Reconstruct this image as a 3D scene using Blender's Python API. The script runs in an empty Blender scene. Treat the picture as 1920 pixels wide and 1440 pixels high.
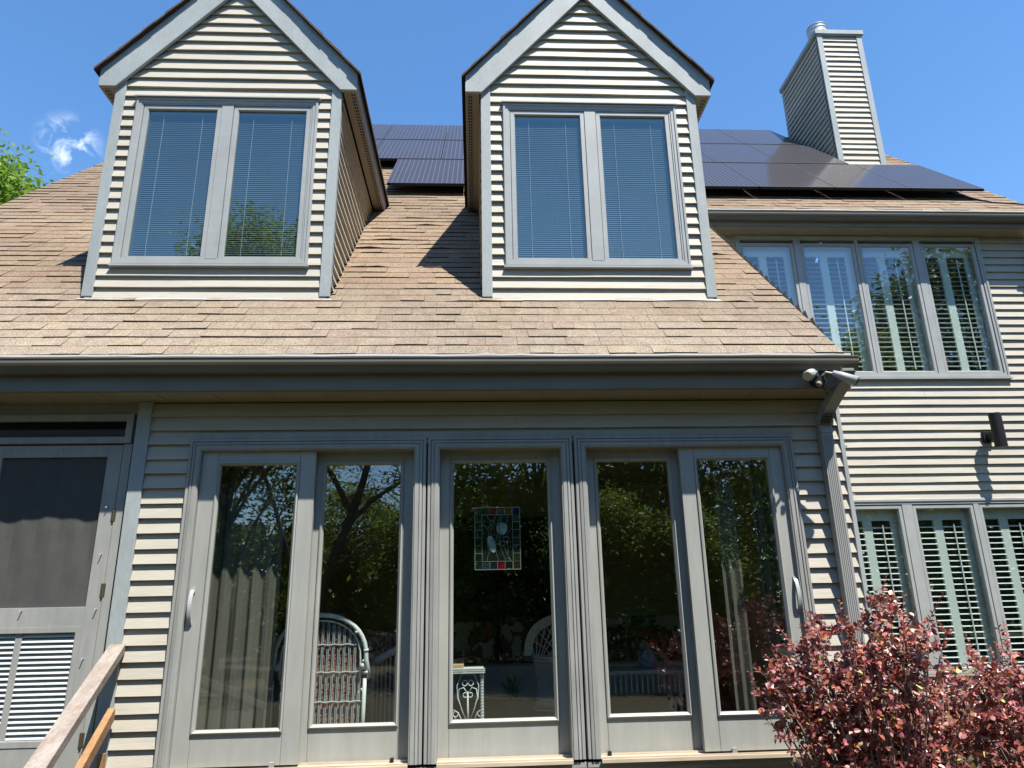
import bpy, math, random
from mathutils import Vector, Matrix, noise
random.seed(7)
ZC = 1.63                       # eye height: all z below are written relative to it
C = bpy.context.scene
COL = C.collection
# ---------------------------------------------------------------- camera
cam = bpy.data.cameras.new('camera'); co = bpy.data.objects.new('camera', cam); COL.objects.link(co)
Rr = Vector((0.99863368, -0.04845727, -0.01956183)); Ru = Vector((0.00444138, -0.294282, 0.95570831)); Rf = Vector((0.05206771, 0.95448939, 0.2936647))
m = Matrix(((Rr.x, Ru.x, -Rf.x), (Rr.y, Ru.y, -Rf.y), (Rr.z, Ru.z, -Rf.z))).to_4x4()
m.translation = Vector((0, 0, ZC)); co.matrix_world = m
cam.sensor_width = 36; cam.lens = 36 * 1340 / 1920; cam.clip_start = 0.05; cam.clip_end = 2000
C.camera = co
# ---------------------------------------------------------------- light
SUN = Vector((0.65, -1.0, 2.4)).normalized()
w = bpy.data.worlds.new('World'); C.world = w; w.use_nodes = True
nt = w.node_tree; nt.nodes.clear()
def N(nt, t, **k):
    n = nt.nodes.new(t)
    for a, b in k.items(): setattr(n, a, b)
    return n
sky = N(nt, 'ShaderNodeTexSky', sky_type='NISHITA', sun_disc=False)
sky.sun_elevation = math.asin(SUN.z); sky.sun_rotation = math.atan2(SUN.x, SUN.y)
sky.altitude = 200; sky.air_density = 1.0; sky.dust_density = 0.0; sky.ozone_density = 1.8
bg = N(nt, 'ShaderNodeBackground'); bg.inputs[1].default_value = 0.128
out = N(nt, 'ShaderNodeOutputWorld')
tc = N(nt, 'ShaderNodeTexCoord')
dist = N(nt, 'ShaderNodeVectorMath', operation='DISTANCE'); dist.inputs[1].default_value = (-0.4619, 0.7240, 0.5123)
nrm = N(nt, 'ShaderNodeVectorMath', operation='NORMALIZE')
mr = N(nt, 'ShaderNodeMapRange', interpolation_type='SMOOTHSTEP'); mr.inputs[1].default_value = 0.008; mr.inputs[2].default_value = 0.040; mr.inputs[3].default_value = .55; mr.inputs[4].default_value = 0
cn = N(nt, 'ShaderNodeTexNoise'); cn.inputs['Scale'].default_value = 34; cn.inputs['Detail'].default_value = 9; cn.inputs['Roughness'].default_value = 0.62; cn.inputs['Distortion'].default_value = 0.7
cr = N(nt, 'ShaderNodeMapRange'); cr.inputs[1].default_value = 0.50; cr.inputs[2].default_value = 0.74
mul = N(nt, 'ShaderNodeMath', operation='MULTIPLY')
mix = N(nt, 'ShaderNodeMix', data_type='RGBA'); mix.inputs['B'].default_value = (9.0, 9.4, 10.0, 1)
L = nt.links.new
L(tc.outputs['Generated'], nrm.inputs[0]); L(nrm.outputs[0], dist.inputs[0]); L(nrm.outputs[0], cn.inputs['Vector'])
L(dist.outputs['Value'], mr.inputs[0]); L(cn.outputs['Fac'], cr.inputs[0]); L(mr.outputs[0], mul.inputs[0]); L(cr.outputs[0], mul.inputs[1])
hs = N(nt, 'ShaderNodeHueSaturation'); hs.inputs['Saturation'].default_value = 1.2; hs.inputs['Value'].default_value = 1.0
L(sky.outputs[0], hs.inputs['Color']); L(hs.outputs[0], mix.inputs['A']); L(mul.outputs[0], mix.inputs['Factor']); L(mix.outputs['Result'], bg.inputs[0]); L(bg.outputs[0], out.inputs[0])
sl = bpy.data.lights.new('sun', 'SUN'); sl.energy = 5.0; sl.angle = math.radians(0.53); sl.color = (1.0, 0.95, 0.86)
so = bpy.data.objects.new('sun', sl); COL.objects.link(so); so.location = (10, -15, 30)
so.rotation_euler = SUN.to_track_quat('Z', 'Y').to_euler()
C.view_settings.view_transform = 'Standard'; C.view_settings.look = 'None'; C.view_settings.gamma = 1
C.view_settings.exposure = 1.05
C.render.engine = 'CYCLES'
C.cycles.max_bounces = 10; C.cycles.transparent_max_bounces = 16; C.cycles.caustics_reflective = False; C.cycles.caustics_refractive = False

# ---------------------------------------------------------------- materials
MATS = {}
def newmat(name):
    mt = bpy.data.materials.new(name); mt.use_nodes = True
    t = mt.node_tree; t.nodes.clear(); MATS[name] = mt
    return mt, t, N(t, 'ShaderNodeOutputMaterial')
def coords(t, scale, kind='Object'):
    c = N(t, 'ShaderNodeTexCoord'); mp = N(t, 'ShaderNodeMapping'); mp.inputs['Scale'].default_value = scale
    t.links.new(c.outputs[kind], mp.inputs[0]); return mp.outputs[0]
def surf(name, col, rough=0.6, col2=None, sc=(4, 4, 4), detail=6, lo=0.35, hi=0.7, grain=None, gstr=0.15, bump=0.0, bsc=(60, 60, 60),
         spec=0.4, metal=0.0, tint=False, trans=0.0, wear=None, bdist=0.002):
    mt, t, o = newmat(name); l = t.links.new
    p = N(t, 'ShaderNodeBsdfPrincipled'); p.inputs['Roughness'].default_value = rough; p.inputs['Metallic'].default_value = metal
    p.inputs['Specular IOR Level'].default_value = spec
    cur = None
    n1 = N(t, 'ShaderNodeTexNoise'); n1.inputs['Scale'].default_value = 1; n1.inputs['Detail'].default_value = detail
    l(coords(t, sc), n1.inputs['Vector'])
    r = N(t, 'ShaderNodeMapRange'); r.inputs[1].default_value = lo; r.inputs[2].default_value = hi; l(n1.outputs['Fac'], r.inputs[0])
    mx = N(t, 'ShaderNodeMix', data_type='RGBA')
    mx.inputs['A'].default_value = (*col, 1); mx.inputs['B'].default_value = (*(col2 or tuple(c * 0.85 for c in col)), 1)
    l(r.outputs[0], mx.inputs['Factor']); cur = mx.outputs['Result']
    if tint:
        a = N(t, 'ShaderNodeAttribute', attribute_name='tint'); m2 = N(t, 'ShaderNodeMix', data_type='RGBA', blend_type='MULTIPLY'); m2.inputs['Factor'].default_value = 1
        l(cur, m2.inputs['A']); l(a.outputs['Color'], m2.inputs['B']); cur = m2.outputs['Result']
    if grain:
        n2 = N(t, 'ShaderNodeTexNoise'); n2.inputs['Scale'].default_value = 1; n2.inputs['Detail'].default_value = 5; n2.inputs['Roughness'].default_value = 0.65
        l(coords(t, grain), n2.inputs['Vector'])
        r2 = N(t, 'ShaderNodeMapRange'); r2.inputs[1].default_value = 0.3; r2.inputs[2].default_value = 0.7; r2.inputs[3].default_value = 1 - gstr; r2.inputs[4].default_value = 1 + gstr
        l(n2.outputs['Fac'], r2.inputs[0])
        m3 = N(t, 'ShaderNodeMix', data_type='RGBA', blend_type='MULTIPLY'); m3.inputs['Factor'].default_value = 1
        l(cur, m3.inputs['A']); l(r2.outputs[0], m3.inputs['B']); cur = m3.outputs['Result']
    if wear:
        wcol, wsc, wlo, whi = wear
        n4 = N(t, 'ShaderNodeTexNoise'); n4.inputs['Scale'].default_value = 1; n4.inputs['Detail'].default_value = 10; n4.inputs['Roughness'].default_value = 0.7
        l(coords(t, wsc), n4.inputs['Vector'])
        r4 = N(t, 'ShaderNodeMapRange'); r4.inputs[1].default_value = wlo; r4.inputs[2].default_value = whi; l(n4.outputs['Fac'], r4.inputs[0])
        m4 = N(t, 'ShaderNodeMix', data_type='RGBA'); m4.inputs['B'].default_value = (*wcol, 1)
        l(r4.outputs[0], m4.inputs['Factor']); l(cur, m4.inputs['A']); cur = m4.outputs['Result']
    l(cur, p.inputs['Base Color'])
    if bump:
        n3 = N(t, 'ShaderNodeTexNoise'); n3.inputs['Scale'].default_value = 1; n3.inputs['Detail'].default_value = 6
        l(coords(t, bsc), n3.inputs['Vector'])
        b = N(t, 'ShaderNodeBump'); b.inputs['Strength'].default_value = bump; b.inputs['Distance'].default_value = bdist
        l(n3.outputs['Fac'], b.inputs['Height']); l(b.outputs[0], p.inputs['Normal'])
    if trans:
        tr = N(t, 'ShaderNodeBsdfTranslucent'); l(cur, tr.inputs['Color'])
        ms = N(t, 'ShaderNodeMixShader'); ms.inputs[0].default_value = trans
        l(p.outputs[0], ms.inputs[1]); l(tr.outputs[0], ms.inputs[2]); l(ms.outputs[0], o.inputs[0])
    else: l(p.outputs[0], o.inputs[0])
    return mt
def glassmat(name, add=0.03, mul_=1.6, tint=(0.9, 0.93, 0.92), rough=0.0, wave=0.0, gcol=(1, 1, 1)):
    mt, t, o = newmat(name); l = t.links.new
    tr = N(t, 'ShaderNodeBsdfTransparent'); tr.inputs[0].default_value = (*tint, 1)
    g = N(t, 'ShaderNodeBsdfGlossy'); g.inputs['Roughness'].default_value = rough; g.inputs[0].default_value = (*gcol, 1)
    ge = N(t, 'ShaderNodeNewGeometry'); dp = N(t, 'ShaderNodeVectorMath', operation='DOT_PRODUCT'); l(ge.outputs['Incoming'], dp.inputs[0]); l(ge.outputs['True Normal'], dp.inputs[1])
    ab = N(t, 'ShaderNodeMath', operation='ABSOLUTE'); l(dp.outputs['Value'], ab.inputs[0])
    om = N(t, 'ShaderNodeMath', operation='SUBTRACT'); om.inputs[0].default_value = 1; l(ab.outputs[0], om.inputs[1])
    pw = N(t, 'ShaderNodeMath', operation='POWER'); pw.inputs[1].default_value = 5; l(om.outputs[0], pw.inputs[0])
    ma = N(t, 'ShaderNodeMath', operation='MULTIPLY_ADD', use_clamp=True); ma.inputs[1].default_value = .96 * mul_; ma.inputs[2].default_value = add + .04 * mul_
    ms = N(t, 'ShaderNodeMixShader')
    l(pw.outputs[0], ma.inputs[0]); l(ma.outputs[0], ms.inputs[0]); l(tr.outputs[0], ms.inputs[1]); l(g.outputs[0], ms.inputs[2]); l(ms.outputs[0], o.inputs[0])
    if wave:
        n3 = N(t, 'ShaderNodeTexNoise'); n3.inputs['Scale'].default_value = 1; n3.inputs['Detail'].default_value = 1; l(coords(t, (2.2, 2.2, 1.6)), n3.inputs['Vector'])
        b = N(t, 'ShaderNodeBump'); b.inputs['Strength'].default_value = wave; b.inputs['Distance'].default_value = 0.01
        l(n3.outputs['Fac'], b.inputs['Height']); l(b.outputs[0], g.inputs['Normal'])
    return mt
SIDING = surf('siding_paint', (0.425, 0.395, 0.33), 0.62, (0.375, 0.352, 0.30), (1.2, 1.2, 6), grain=(9, 9, 240), gstr=0.10, bump=0.5, bsc=(14, 14, 260), spec=0.3,
              wear=((0.31, 0.28, 0.245), (3.0, 3.0, 85), 0.555, 0.70))
TRIM = surf('trim_paint', (0.298, 0.300, 0.285), 0.5, (0.258, 0.262, 0.25), (3, 3, 3), grain=(22, 22, 3), gstr=0.10, bump=0.25, bsc=(90, 90, 25), spec=0.4,
            wear=((0.45, 0.45, 0.42), (11, 11, 9), 0.70, 0.76))
DORTRIM = surf('weathered_trim_paint', (0.325, 0.36, 0.365), 0.6, (0.27, 0.30, 0.305), (5, 5, 2), grain=(60, 60, 14), gstr=0.09, bump=0.6, bsc=(120, 60, 22), spec=0.3,
            wear=((0.22, 0.25, 0.26), (16, 16, 10), 0.68, 0.76))
VINYL = surf('window_cladding', (0.335, 0.348, 0.342), 0.38, (0.30, 0.313, 0.31), (5, 5, 3), spec=0.5, grain=(3, 3, 8), gstr=0.06)
DOORP = surf('door_paint', (0.325, 0.33, 0.305), 0.42, (0.295, 0.30, 0.28), (2.5, 2.5, 2), spec=0.5, bump=0.08, bsc=(40, 40, 12), grain=(14, 14, 2), gstr=0.08)
GUTTER = surf('gutter_metal', (0.15, 0.14, 0.115), 0.4, (0.12, 0.11, 0.09), (1.5, 6, 6), spec=0.25, grain=(1.0, 20, 60), gstr=0.12)
FASCIA = surf('fascia_paint', (0.20, 0.185, 0.15), 0.5, (0.165, 0.15, 0.12), (2, 6, 6), spec=0.2)
ALU = surf('drip_edge_metal', (0.46, 0.46, 0.46), 0.5, spec=0.5)
DRIP = surf('bright_drip_edge', (0.62, 0.62, 0.61), 0.45)
SHING = surf('asphalt_shingle', (0.226, 0.178, 0.133), 0.92, (0.184, 0.143, 0.107), (9, 9, 9), tint=True, grain=(110, 110, 110), gstr=0.70, bump=1.0, bsc=(200, 200, 200), spec=0.15, bdist=0.003)
SHEDGE = surf('dormer_shingle', (0.12, 0.09, 0.07), 0.9, (0.08, 0.06, 0.05), (9, 9, 9), tint=True, grain=(140, 140, 140), gstr=0.4, bump=0.8, bsc=(200, 200, 200), spec=0.1)
DECK = surf('roof_deck', (0.09, 0.075, 0.06), 0.9)
SOFF = surf('soffit_metal', (0.30, 0.27, 0.21), 0.5, (0.26, 0.235, 0.185))
DARK = surf('dark_gap', (0.012, 0.012, 0.012), 0.8)
BLACK = surf('black_metal', (0.014, 0.014, 0.016), 0.5, (0.010, 0.010, 0.012), spec=0.25)
WHITEP = surf('white_plastic', (0.40, 0.42, 0.43), 0.35, spec=0.5)
WICKER = surf('white_wicker', (0.68, 0.73, 0.70), 0.5, (0.55, 0.60, 0.57), (20, 20, 20), bump=0.5, bsc=(80, 80, 80))
WICKER2 = surf('grey_wicker', (0.70, 0.69, 0.62), 0.6, (0.60, 0.59, 0.54), (20, 20, 20), bump=0.5, bsc=(80, 80, 80))
SHUT = surf('shutter_paint', (0.68, 0.73, 0.69), 0.4, (0.64, 0.69, 0.65))
BLIND = surf('blind_slat', (0.27, 0.30, 0.31), 0.5)
BLINDC = surf('blind_cord', (0.8, 0.8, 0.8), 0.6)
PIPE = surf('galvanised_pipe', (0.55, 0.57, 0.59), 0.42, (0.42, 0.44, 0.46), (9, 9, 20), metal=0.45)
RAILW = surf('weathered_wood', (0.30, 0.265, 0.235), 0.8, (0.235, 0.19, 0.16), (14, 2.5, 14), grain=(90, 6, 90), gstr=0.22, bump=0.7, bsc=(120, 8, 120), spec=0.15)
NEWW = surf('fresh_cedar', (0.33, 0.195, 0.10), 0.7, (0.24, 0.125, 0.055), (18, 3, 18), grain=(90, 7, 90), gstr=0.25, bump=0.5, bsc=(120, 8, 120), spec=0.2)
SILL = surf('bare_wood_threshold', (0.52, 0.44, 0.33), 0.6, (0.42, 0.35, 0.26), (2, 9, 9), grain=(6, 60, 60), gstr=0.12)
BARK = surf('bark', (0.10, 0.085, 0.07), 0.9, (0.06, 0.05, 0.04), (6, 6, 2), bump=1, bsc=(20, 20, 6), bdist=0.02)
LEAF = surf('green_leaf', (0.22, 0.30, 0.06), 0.5, (0.10, 0.17, 0.03), (0.8, 0.8, 0.8), trans=0.55, tint=True, spec=0.4)
DLEAF = surf('dark_green_leaf', (0.11, 0.17, 0.05), 0.45, (0.05, 0.09, 0.025), (0.8, 0.8, 0.8), trans=0.5, tint=True, spec=0.4)
LLEAF = surf('lime_leaf', (0.20, 0.30, 0.05), 0.5, (0.12, 0.22, 0.03), (0.6, 0.6, 0.6), trans=0.4, tint=True, spec=0.3)
RLEAF = surf('burgundy_leaf', (1.0, 1.0, 1.0), 0.34, (0.7, 0.7, 0.7), (25, 25, 25), trans=0.10, tint=True, spec=0.5)
RSTEM = surf('shrub_twig', (0.30, 0.19, 0.15), 0.7, (0.20, 0.11, 0.09), (9, 9, 9))
CURT = surf('curtain_fabric', (0.17, 0.17, 0.135), 0.9, (0.12, 0.12, 0.10), (30, 30, 1), trans=0.25)
IWALL = surf('interior_wall_paint', (0.46, 0.43, 0.24), 0.9, (0.42, 0.39, 0.22), (1, 1, 1))
IFLOOR = surf('interior_floor', (0.22, 0.15, 0.09), 0.6, (0.16, 0.10, 0.06), (2, 12, 2))
BRICK = None
GLASS = glassmat('door_glass', 0.10, 1.6, wave=0.10)
DGLASS = glassmat('coated_window_glass', 0.14, 1.3, (0.60, 0.68, 0.66), wave=0.05, gcol=(0.84, 0.94, 0.88))
WGLASS = glassmat('window_glass', 0.10, 1.6, (0.86, 0.92, 0.90), wave=0.06)
# solar cell, brick, floral, grass, screen
def solar():
    mt, t, o = newmat('solar_cells'); l = t.links.new
    p = N(t, 'ShaderNodeBsdfPrincipled'); p.inputs['Roughness'].default_value = 0.12; p.inputs['Specular IOR Level'].default_value = 0.06
    c = N(t, 'ShaderNodeTexCoord'); s = N(t, 'ShaderNodeSeparateXYZ'); l(c.outputs['Object'], s.inputs[0])
    def stripes(outp, period, width):
        a = N(t, 'ShaderNodeMath', operation='DIVIDE'); a.inputs[1].default_value = period
        b = N(t, 'ShaderNodeMath', operation='FRACT'); d = N(t, 'ShaderNodeMath', operation='LESS_THAN'); d.inputs[1].default_value = width
        l(outp, a.inputs[0]); l(a.outputs[0], b.inputs[0]); l(b.outputs[0], d.inputs[0]); return d.outputs[0]
    s1 = stripes(s.outputs[0], 0.066, 0.12); s2 = stripes(s.outputs[1], 0.112, 0.03)
    mxx = N(t, 'ShaderNodeMath', operation='MAXIMUM'); l(s1, mxx.inputs[0]); mxx.inputs[1].default_value = 0
    mx = N(t, 'ShaderNodeMix', data_type='RGBA'); mx.inputs['A'].default_value = (0.045, 0.041, 0.045, 1); mx.inputs['B'].default_value = (0.11, 0.11, 0.125, 1)
    l(mxx.outputs[0], mx.inputs['Factor']); l(mx.outputs['Result'], p.inputs['Base Color']); l(p.outputs[0], o.inputs[0]); return mt
SOLAR = solar()
def brick():
    mt, t, o = newmat('orange_brick'); l = t.links.new
    p = N(t, 'ShaderNodeBsdfPrincipled'); p.inputs['Roughness'].default_value = 0.85
    b = N(t, 'ShaderNodeTexBrick'); b.inputs['Color1'].default_value = (0.36, 0.12, 0.06, 1); b.inputs['Color2'].default_value = (0.28, 0.09, 0.05, 1); b.inputs['Mortar'].default_value = (0.35, 0.32, 0.28, 1)
    b.inputs['Scale'].default_value = 1; b.inputs['Brick Width'].default_value = 0.21; b.inputs['Row Height'].default_value = 0.07; b.inputs['Mortar Size'].default_value = 0.006
    c = N(t, 'ShaderNodeTexCoord'); mp = N(t, 'ShaderNodeMapping'); mp.inputs['Rotation'].default_value = (math.radians(90), 0, 0)
    l(c.outputs['Object'], mp.inputs[0]); l(mp.outputs[0], b.inputs['Vector']); l(b.outputs[0], p.inputs['Base Color']); l(p.outputs[0], o.inputs[0]); return mt
BRICK = brick()
def floral(name, c1, c2, c3, sc):
    mt, t, o = newmat(name); l = t.links.new
    p = N(t, 'ShaderNodeBsdfPrincipled'); p.inputs['Roughness'].default_value = 0.9
    v = N(t, 'ShaderNodeTexVoronoi'); v.inputs['Scale'].default_value = sc; l(coords(t, (1, 1, 1)), v.inputs['Vector'])
    n = N(t, 'ShaderNodeTexNoise'); n.inputs['Scale'].default_value = sc * 0.8; n.inputs['Detail'].default_value = 4; l(coords(t, (1, 1, 1)), n.inputs['Vector'])
    r = N(t, 'ShaderNodeValToRGB'); e = r.color_ramp; e.interpolation = 'CONSTANT'
    e.elements[0].color = (*c1, 1); e.elements[1].color = (*c2, 1); e.elements[1].position = 0.47; x = e.elements.new(0.58); x.color = (*c3, 1)
    l(n.outputs['Fac'], r.inputs[0]); l(r.outputs[0], p.inputs['Base Color']); l(p.outputs[0], o.inputs[0]); return mt
FLORAL = floral('floral_fabric', (0.10, 0.02, 0.02), (0.40, 0.25, 0.18), (0.30, 0.07, 0.05), 55)
FLORAL2 = floral('bold_floral_fabric', (0.45, 0.42, 0.36), (0.05, 0.05, 0.06), (0.35, 0.06, 0.05), 7)
GRASS = surf('lawn', (0.045, 0.046, 0.020), 0.9, (0.07, 0.055, 0.032), (0.5, 0.5, 0.5), grain=(30, 30, 30), gstr=0.4, bump=0.8, bsc=(40, 40, 40), bdist=0.02)
def screenm():
    mt, t, o = newmat('insect_screen'); l = t.links.new
    d = N(t, 'ShaderNodeBsdfDiffuse')
    n = N(t, 'ShaderNodeTexNoise'); n.inputs['Scale'].default_value = 9; n.inputs['Detail'].default_value = 8; l(coords(t, (1, 1, 1)), n.inputs['Vector'])
    r = N(t, 'ShaderNodeMix', data_type='RGBA'); r.inputs['A'].default_value = (0.075, 0.075, 0.075, 1); r.inputs['B'].default_value = (0.11, 0.11, 0.105, 1); l(n.outputs['Fac'], r.inputs['Factor']); l(r.outputs['Result'], d.inputs[0])
    tr = N(t, 'ShaderNodeBsdfTransparent'); ms = N(t, 'ShaderNodeMixShader'); ms.inputs[0].default_value = 0.86
    l(tr.outputs[0], ms.inputs[1]); l(d.outputs[0], ms.inputs[2]); l(ms.outputs[0], o.inputs[0]); return mt
SCREEN = screenm()
def stained(name, col, tr_=0.6):
    mt, t, o = newmat(name); l = t.links.new
    g = N(t, 'ShaderNodeBsdfPrincipled'); g.inputs['Base Color'].default_value = (*col, 1); g.inputs['Roughness'].default_value = 0.15
    x = N(t, 'ShaderNodeBsdfTransparent'); x.inputs[0].default_value = (*[min(1, c * 3) for c in col], 1)
    ms = N(t, 'ShaderNodeMixShader'); ms.inputs[0].default_value = 1 - tr_
    l(x.outputs[0], ms.inputs[1]); l(g.outputs[0], ms.inputs[2]); l(ms.outputs[0], o.inputs[0]); return mt

# ---------------------------------------------------------------- mesh helper
ORG = {}
class MB:
    def __init__(s): s.v = []; s.f = []; s.t = []
    def poly(s, pts, tint=None):
        i = len(s.v); s.v += [tuple(p) for p in pts]; s.f.append(tuple(range(i, i + len(pts)))); s.t.append(tint)
    def box(s, x0, x1, y0, y1, z0, z1):
        i = len(s.v); s.v += [(x, y, z) for x in (x0, x1) for y in (y0, y1) for z in (z0, z1)]
        for f in ((0, 1, 3, 2), (4, 6, 7, 5), (0, 4, 5, 1), (2, 3, 7, 6), (0, 2, 6, 4), (1, 5, 7, 3)): s.f.append(tuple(i + k for k in f)); s.t.append(None)
    def prism(s, pts, d):                         # pts: 3-D outline, d: extrusion vector
        d = Vector(d); a = [Vector(p) for p in pts]; n = len(a); i = len(s.v)
        s.v += [tuple(p) for p in a] + [tuple(p + d) for p in a]
        s.f.append(tuple(range(i, i + n))); s.f.append(tuple(range(i + 2 * n - 1, i + n - 1, -1))); s.t += [None, None]
        for k in range(n): s.f.append((i + k, i + n + k, i + n + (k + 1) % n, i + (k + 1) % n)); s.t.append(None)
    def tube(s, path, r, n=8, cap=True, tint=None):
        P = [Vector(p) for p in path]; R = r if isinstance(r, (list, tuple)) else [r] * len(P); rings = []
        pu = None
        for k, p in enumerate(P):
            d = (P[min(k + 1, len(P) - 1)] - P[max(k - 1, 0)]).normalized()
            if pu is None: pu = d.orthogonal().normalized()
            u = (pu - d * pu.dot(d)); u = u.normalized() if u.length > 1e-6 else d.orthogonal().normalized(); pu = u; q = d.cross(u)
            i = len(s.v); s.v += [tuple(p + (u * math.cos(a) + q * math.sin(a)) * R[k]) for a in [2 * math.pi * j / n for j in range(n)]]; rings.append(i)
        for a, b in zip(rings, rings[1:]):
            for j in range(n): s.f.append((a + j, a + (j + 1) % n, b + (j + 1) % n, b + j)); s.t.append(tint)
        if cap: s.f.append(tuple(rings[0] + j for j in range(n))[::-1]); s.f.append(tuple(rings[-1] + j for j in range(n))); s.t += [tint, tint]
    def frame(s, x0, x1, z0, z1, prof, open_bottom=False):     # prof: list of (inset, y); mitred moulding round a rectangle
        rings = []
        for off, y in prof:
            i = len(s.v); zb = z0 if open_bottom else z0 + off
            s.v += [(x0 + off, y, zb), (x0 + off, y, z1 - off), (x1 - off, y, z1 - off), (x1 - off, y, zb)]; rings.append(i)
        for a, b in zip(rings, rings[1:]):
            for j in range(3 if open_bottom else 4): s.f.append((a + j, a + (j + 1) % 4, b + (j + 1) % 4, b + j)); s.t.append(None)
    def build(s, name, mat, parent=None, smooth=False, bevel=0, recalc=True):
        o0 = ORG.get(parent, Vector((0, 0, 0))) if parent else Vector((0, 0, 0))
        me = bpy.data.meshes.new(name); me.from_pydata([(x - o0.x, y - o0.y, z + ZC - o0.z) for x, y, z in s.v], [], s.f)
        if any(t is not None for t in s.t):
            a = me.attributes.new('tint', 'FLOAT_COLOR', 'FACE'); fl = []
            for t in s.t: fl += [*(t or (1, 1, 1)), 1]
            a.data.foreach_set('color', fl)
        me.materials.append(mat); me.update()
        if recalc:
            import bmesh
            b = bmesh.new(); b.from_mesh(me); bmesh.ops.recalc_face_normals(b, faces=b.faces); b.to_mesh(me); b.free()
        if smooth: me.polygons.foreach_set('use_smooth', [True] * len(me.polygons))
        o = bpy.data.objects.new(name, me); COL.objects.link(o)
        if parent: o.parent = parent; ORG[o] = o0
        else: ORG[o] = Vector((0, 0, 0))
        if bevel:
            bm_ = o.modifiers.new('bevel', 'BEVEL'); bm_.width = bevel; bm_.segments = 2; bm_.limit_method = 'ANGLE'
        return o
def tag(o, label=None, cat=None, group=None, kind=None):
    for k, v in (('label', label), ('category', cat), ('group', group), ('kind', kind)):
        if v: o[k] = v
    return o
def thing(name, loc, label, cat, group=None):
    o = bpy.data.objects.new(name, None); COL.objects.link(o); o.location = (loc[0], loc[1], loc[2] + ZC); o.empty_display_size = 0.2
    ORG[o] = Vector(o.location); return tag(o, label, cat, group)
def box(name, mat, parent, *b, **k):
    m_ = MB(); m_.box(*b); return m_.build(name, mat, parent, **k)
GZ = -ZC                                            # ground
# ---------------------------------------------------------------- ground
g = MB(); n = 24; R_ = 400
g.poly([(-R_, -R_, GZ), (R_, -R_, GZ), (R_, R_, GZ), (-R_, R_, GZ)]); tag(g.build('ground', GRASS), kind='structure')

# ---------------------------------------------------------------- house
house = thing('house', (0, 7.0, GZ), 'beige clapboard house with blue-grey trim, tan shingle roof and two gabled dormers', 'house')
EXP = 0.1068
def clap(mb, x0, x1, yp, z0, z1, zref, holes=(), butt=0.026, side=None, xlim=None, seg=0.45, seed=0):
    """horizontal lapped boards; side=None: face -Y at y=yp; side=('x',sgn): face +-X at x=yp, x0..x1 are then y."""
    k0 = math.floor((z0 - zref) / EXP) ; k = k0
    while zref + k * EXP < z1:
        a = zref + k * EXP; b = a + EXP; lo, hi = max(a, z0), min(b, z1)
        cuts = sorted({lo, hi, *[z for h in holes for z in (h[2], h[3]) if lo < z < hi]})
        for c0, c1 in zip(cuts, cuts[1:]):
            if c1 - c0 < 1e-4: continue
            xs = [(x0, x1)]
            if xlim: l_, r_ = xlim((c0 + c1) / 2); xs = [(max(x0, l_), min(x1, r_))] if min(x1, r_) > max(x0, l_) else []
            for h in holes:
                if h[2] < (c0 + c1) / 2 < h[3]:
                    nx = []
                    for p, q in xs:
                        if h[1] <= p or h[0] >= q: nx.append((p, q)); continue
                        if h[0] > p: nx.append((p, h[0]))
                        if h[1] < q: nx.append((h[1], q))
                    xs = nx
            for p, q in xs:
                nseg = max(1, int((q - p) / seg)); X = [p + (q - p) * i / nseg for i in range(nseg + 1)]
                def W(x, kk=k): return 0.0055 * noise.noise(Vector((x * 1.3, kk * 3.7 + seed, 0.5))) if True else 0
                def P(x, z, off):
                    if side: return (yp + side[1] * off, x, z)
                    return (x, yp - off, z)
                f0 = (b - c0) / EXP; f1 = (b - c1) / EXP
                jt = random.randrange(9 * len(X))
                for u, v in zip(X, X[1:]):
                    if len(X) > 3 and X.index(u) == jt: u += .0025
                    wu, wv = (W(u), W(v)) if c0 == a else (0, 0)
                    t0u = butt * f0 * (1 + 30 * wu); t0v = butt * f0 * (1 + 30 * wv)
                    du, dv = wu, wv
                    mb.poly([P(u, c0 + du, t0u + .002), P(v, c0 + dv, t0v + .002), P(v, c1, butt * f1 + .002), P(u, c1, butt * f1 + .002)])
                    if c0 == a: mb.poly([P(u, c0 + du, -.004), P(v, c0 + dv, -.004), P(v, c0 + dv, t0v + .002), P(u, c0 + du, t0u + .002)])
        k += 1
# door zone holes in the front wall
ZS = 0.74 - 8 * EXP      # a board line falls on z = .742
fw = MB()
DH = [(-2.05, -0.40, -1.02, 1.16), (-0.31, 0.69, -1.02, 1.16), (0.78, 2.39, -1.02, 1.16)]
clap(fw, -2.40, 2.82, 5.30, -1.60, 1.485, ZS, [(-2.05, 2.39, -1.02, 1.16)])
fw.build('front_wall', SIDING, house, recalc=False)
b = MB(); b.box(-2.5, -2.398, 5.262, 5.36, GZ, 1.495); b.build('corner_board', DORTRIM, house, bevel=.004)
b = MB(); b.box(2.812, 2.845, 5.266, 5.30, GZ, 1.495); b.build('corner_board', DORTRIM, house, bevel=.004)
# side face of the front wing
b = MB(); clap(b, 5.30, 8.30, 2.815, -1.60, 2.1, ZS, side=('x', 1), xlim=lambda z: (max(5.3, z + 3.22), 8.3))
clap(b, 5.30, 8.30, 2.815, 2.1, 5.05, ZS, side=('x', 1), xlim=lambda z: (z + 3.22, 8.3)); b.build('side_wall', SIDING, house, recalc=False)
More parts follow.
